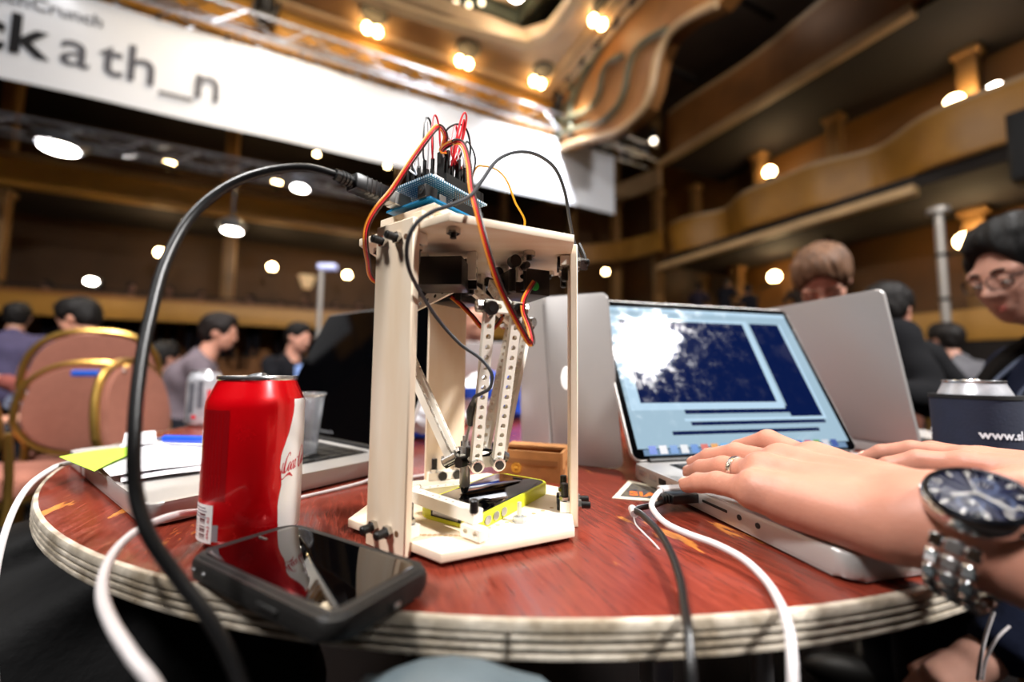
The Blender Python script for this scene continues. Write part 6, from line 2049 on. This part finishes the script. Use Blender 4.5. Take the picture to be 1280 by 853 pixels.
# crowd on the balconies: simple standing figures, copied
crowd = []
for k, (c_, h_) in enumerate((('#1b1a20', '#0d0b0a'), ('#2a2430', '#120d0a'), ('#332a24', '#1a120d'))):
    p0 = R(-13 + k * .6, 13.2, 1.35)
    crowd.append(person('person in dark clothes standing on the dim lower rear balcony', p0, RA + math.pi + (k - 1) * .5, c_, h_, '#7c5746', 'short', step=.03, hstep=.02, standing=True, group='people on the lower rear balcony', trousers='#17151a'))
for i in range(15):
    u = -5.75 + i * .66; v = 12.85 + .45 * (i % 2)
    src = crowd[i % 3]
    z = 1.25 + random.uniform(-.12, .08)
    if i < 3: src.location = R(u, v, z)
    else: copy_tree(src, None, R(u, v, z), RA + math.pi + random.uniform(-.9, .9))
red_lit_p = person('person coloured as if red lit standing under the lower side gallery', rhit(1046, 300, u=10.4) + Vector((0, 0, -1.62)), RA + .8, '#8e1f2c', '#140c0a', '#b06a62', 'short', step=.03, hstep=.02, standing=True, trousers='#1a1416')  # red light is put into the shirt and skin colours
for k, (px, py, u) in enumerate(((905, 352, 10.3), (872, 358, 10.2), (1000, 352, 10.2), (940, 360, 10.0))):
    src = crowd[k % 3]
    c = copy_tree(src, None, rhit(px, py, u=u) + Vector((0, 0, -1.6)), RA - 1.4 + k * .4)
    c['label'] = 'person in dark clothes standing under the side gallery'; c['group'] = 'people under the side gallery'

# ------------------------------------------------------------------ banquet chairs
m_fab = mat('rose_brown_chair_fabric', '#96604f', .85, var=.12, vscale=40, bump=.2, bscale=300)
m_goldm = mat('brushed_gold_frame', '#c9a052', .28, .9, var=.2, vscale=12)


def banquet_chair(label, loc, rz, group=None):
    """faces local +Y; back at -Y"""
    t = thing('banquet_chair', label, 'chair', loc, rz, group)
    W, H0_, H1_ = .225, .47, .92

    def outline(g, n=28):
        pts = []
        for k in range(n + 1):
            a = math.pi * k / n
            pts.append(((W + g) * math.copysign(abs(math.cos(a)) ** .8, math.cos(a)), .66 + (H1_ - .66 + g) * abs(math.sin(a)) ** .75))
        b = []
        for k in range(1, 12):
            a = math.pi + math.pi * k / 12
            b.append(((W + g) * math.cos(a) * .97, .66 + (.66 - H0_ - .02 + g) * math.sin(a)))
        return pts + b
    rec = Matrix.Rotation(.14, 4, 'X')
    B = Matrix.Translation((0, -.20, 0)) @ rec @ Matrix(((1, 0, 0, 0), (0, 0, -1, 0), (0, 1, 0, 0), (0, 0, 0, 1)))
    mb = MB(); mb.prism(outline(-.018), -.022, .022, B, .012); mb.make('backrest', m_fab, t, local=True)
    op = outline(.0); ring = [B @ Vector((x, y, 0)) for x, y in op] + [B @ Vector((op[0][0], op[0][1], 0))]
    MB().tube(ring, .0125, 8, 0, cap=False).make('back_frame', m_goldm, t, local=True)
    MB().box((.42, .42, .075), (0, .03, .455), None, .03, 3).make('seat', m_fab, t, local=True)
    MB().box((.40, .40, .02), (0, .03, .41), None, .006).make('seat_frame', m_goldm, t, local=True)
    for sx in (-1, 1):
        MB().tube([(sx * .19, .21, .41), (sx * .20, .235, .0)], .0125, 8, 1).make('leg', m_goldm, t, local=True)
        MB().tube([(sx * .19, -.20, .66), (sx * .19, -.17, .41), (sx * .20, -.23, .0)], .0125, 8, 3).make('leg', m_goldm, t, local=True)
    MB().tube([(-.195, .22, .2), (.195, .22, .2)], .008, 8, 1).make('stretcher', m_goldm, t, local=True)
    return t


def chair_loc(px, Y, rz):
    q = PX(px, 460, Y); o = Matrix.Rotation(rz, 3, 'Z') @ Vector((0, -.31, 0))
    return Vector((q.x - o.x, q.y - o.y, 0))


ra_ = math.radians(-72)
ch0 = banquet_chair('rose brown banquet chair with bright gold frame drawn up to the table', chair_loc(170, 1.50, ra_), ra_)


def chair_copy(label, loc, rz, group=None):
    c = copy_tree(ch0, None, loc, rz); c['label'] = label
    if group: c['group'] = group
    return c


rs = math.radians(48)
cs = chair_loc(118, 1.86, rs)
chair_copy('rose brown banquet chair at the bottom of a stack of two', cs, rs)
chair_copy('rose brown banquet chair at the top of a stack of two', cs + Vector((.0, .0, .145)), rs + .03)
rd_ = math.radians(20)
chair_copy('banquet chair seen only by its gold back frame beyond the table edge', chair_loc(-128, 1.2, rd_), rd_)
# chairs the people facing this table sit on
for lab, A_, dst, bk in (('banquet chair under the brown haired man', (1028, 350, 1.52), (.3, .75, 0), .26), ('banquet chair under the person behind the robot', (594, 398, 2.25), (0, .9, 0), .10), ('banquet chair under the man in the blue check shirt', (373, 422, 3.4), (1.0, 2.4, 0), .10)):
    rz_ = toward(A_, dst); q = PX(*A_); o = Matrix.Rotation(rz_, 3, 'Z') @ Vector((0, bk + .10, 0))
    c = chair_copy(lab, (q.x - o.x, q.y - o.y, 0), rz_); c.scale = (1, 1, (q.z - .705 - .07) / .49)
q = PX(1288, 338, .92); o = Matrix.Rotation(1.15, 3, 'Z') @ Vector((0, .26, 0))
c = chair_copy('banquet chair under the man in glasses', (q.x - o.x, q.y - o.y, 0), 1.15); c.scale = (1, 1, .72)
# blue strip caught between the stacked chairs
bl = thing('folder', 'blue folder lying between the stacked chair backs', 'folder', PX(118, 468, 1.42))
q = PX(118, 467, 1.38)
MB().box((.11, .03, .022), q, rotz(.5), .006).make('folder_body', mat('blue_folder', '#1c4fae', .4), bl)
MB().cyl(q + Vector((.055, .03, .006)), q + Vector((.07, .037, .006)), .008, seg=10).make('folder_ring', m_nut, bl)

# ------------------------------------------------------------------ bags on the table, stuff below
def blob(label, cat, name, c, r, m, seed, part_name='bag_body', amp=.18, step=.006, extra=None):
    t = thing(name, label, cat, (c.x, c.y, TZ))
    c0 = v3((c.x, c.y, c.z)); r0 = v3(r)

    def fn(P):
        q = (P - c0) / r0
        d = sd_ell(P, c0, r0)
        m_ = float(min(r))
        w_ = np.sin(q[:, 0] * 5.1 + seed) * np.sin(q[:, 1] * 4.3 + seed * 2) + .7 * np.abs(np.sin(q[:, 2] * 6.5 + q[:, 0] * 4 + seed)) + .5 * np.abs(np.sin(q[:, 0] * 9 - q[:, 2] * 7 + seed * 3))
        d = d + w_ * m_ * amp - m_ * amp * .6
        return smax(d, (TZ + .0015) - P[:, 2], .006)
    mesh_obj(part_name, nets_mesh([(fn, tuple(c0 - r0 * 1.35), tuple(c0 + r0 * 1.35), step)], np.array(FRAMES[t.name])), m, t, 180)
    if extra: extra(t)
    return t


m_bagb = mat('blue_plastic_film', '#1b4fc0', .3, col2='#0f2f80', vscale=14, bump=.4, bscale=40)
m_bagw = mat('white_plastic_film', '#e8ecf2', .35, var=.08, vscale=20, bump=.4, bscale=40)
c_ = PX(628, 490, 1.10)
blob('crumpled blue plastic bag on the table behind the robot', 'bag', 'plastic_bag', Vector((c_.x, c_.y, TZ + .055)), (.095, .06, .075), m_bagb, 1.3)
c_ = PX(596, 485, .99)
blob('white plastic bag with a blue stripe behind the robot', 'bag', 'plastic_bag', Vector((c_.x, c_.y, TZ + .05)), (.062, .05, .072), m_bagw, 4.1,
     extra=lambda t: MB().lathe([(.064, -.012), (.067, 0), (.064, .014), (.055, .014), (.055, -.012)], 24, (c_.x, c_.y, TZ + .075)).make('stripe', m_bagb, t))
c_ = PX(522, 545, .78)
blob('small white and blue plastic packet behind the plywood leg', 'bag', 'plastic_bag', Vector((c_.x, c_.y, TZ + .03)), (.055, .04, .045), m_bagw, 2.2,
     extra=lambda t: MB().box((.05, .03, .012), (c_.x, c_.y - .02, TZ + .008), None, .004).make('blue_base', m_bagb, t))

# black cloth draped below the table edge on the left
cl = thing('backpack', 'black fabric backpack hanging below the table edge', 'bag', PX(110, 760, .52))
cc0 = PX(110, 800, .55)
def packf(P):
    c0 = v3((cc0.x, cc0.y, cc0.z - .04)); q = P - c0
    d = sd_ell(P, c0, v3((.30, .16, .20)))
    return d + .012 * np.sin(q[:, 0] * 28 + 4 * np.sin(q[:, 2] * 17)) + .008 * np.sin(q[:, 2] * 46 + q[:, 0] * 20)
mesh_obj('bag_body', nets_mesh([(packf, (cc0.x - .36, cc0.y - .24, cc0.z - .32), (cc0.x + .36, cc0.y + .24, min(TZ - .03, cc0.z + .22)), .011)], np.array(FRAMES[cl.name])), mat('black_nylon_fabric', '#050506', .7, spec=.15, var=.4, vscale=25, bump=.4, bscale=90), cl, 180)
# padded chair back standing in front of the near table edge
kn = thing('chair', 'chair with a pale grey blue padded back against the near table edge', 'chair', tuple(PX(562, 840, .19).xy) + (0,))
kc = PX(562, 834, .190)
m_gb = mat('grey_blue_vinyl', '#5f6c72', .5, var=.2, vscale=25)
el_ = [(.11 * math.cos(a), .18 * math.sin(a) - .18) for a in [math.pi * k / 24 for k in range(25)]] + [(-.10, -.26), (.10, -.26)]
mb = MB(); mb.prism(el_, -.014, .014, frame4(kc, (1, 0, 0), (0, 0, 1), (0, -1, 0)), .009); mb.make('backrest', m_gb, kn)
for sx in (-1, 1):
    MB().tube([(kc.x + sx * .08, kc.y - .012, kc.z - .24), (kc.x + sx * .10, kc.y - .02, .44), (kc.x + sx * .12, kc.y - .05, 0)], .011, 8, 3).make('leg', m_steel, kn)
    MB().tube([(kc.x + sx * .12, kc.y + .30, .42), (kc.x + sx * .13, kc.y + .33, 0)], .011, 8, 1).make('leg', m_steel, kn)
MB().box((.30, .36, .05), (kc.x, kc.y + .15, .45), None, .02, 3).make('seat', m_gb, kn)
# earphone cables in the lap of the man on the right
cable('earphone_cable', 'thin white earphone cable in the lap of the man in glasses', [PX(1242, 765, .60), PX(1232, 795, .60), PX(1226, 822, .60), PX(1222, 850, .61)], .0022, m_whitec, 6)
cable('earphone_cable', 'thin white cable looping beside the earphone cable in the lap', [PX(1262, 783, .60), PX(1245, 800, .60), PX(1232, 826, .605), PX(1228, 850, .61)], .0018, m_whitec, 6)
for o in bpy.data.objects:
    if 'body' in o.keys(): del o['body']
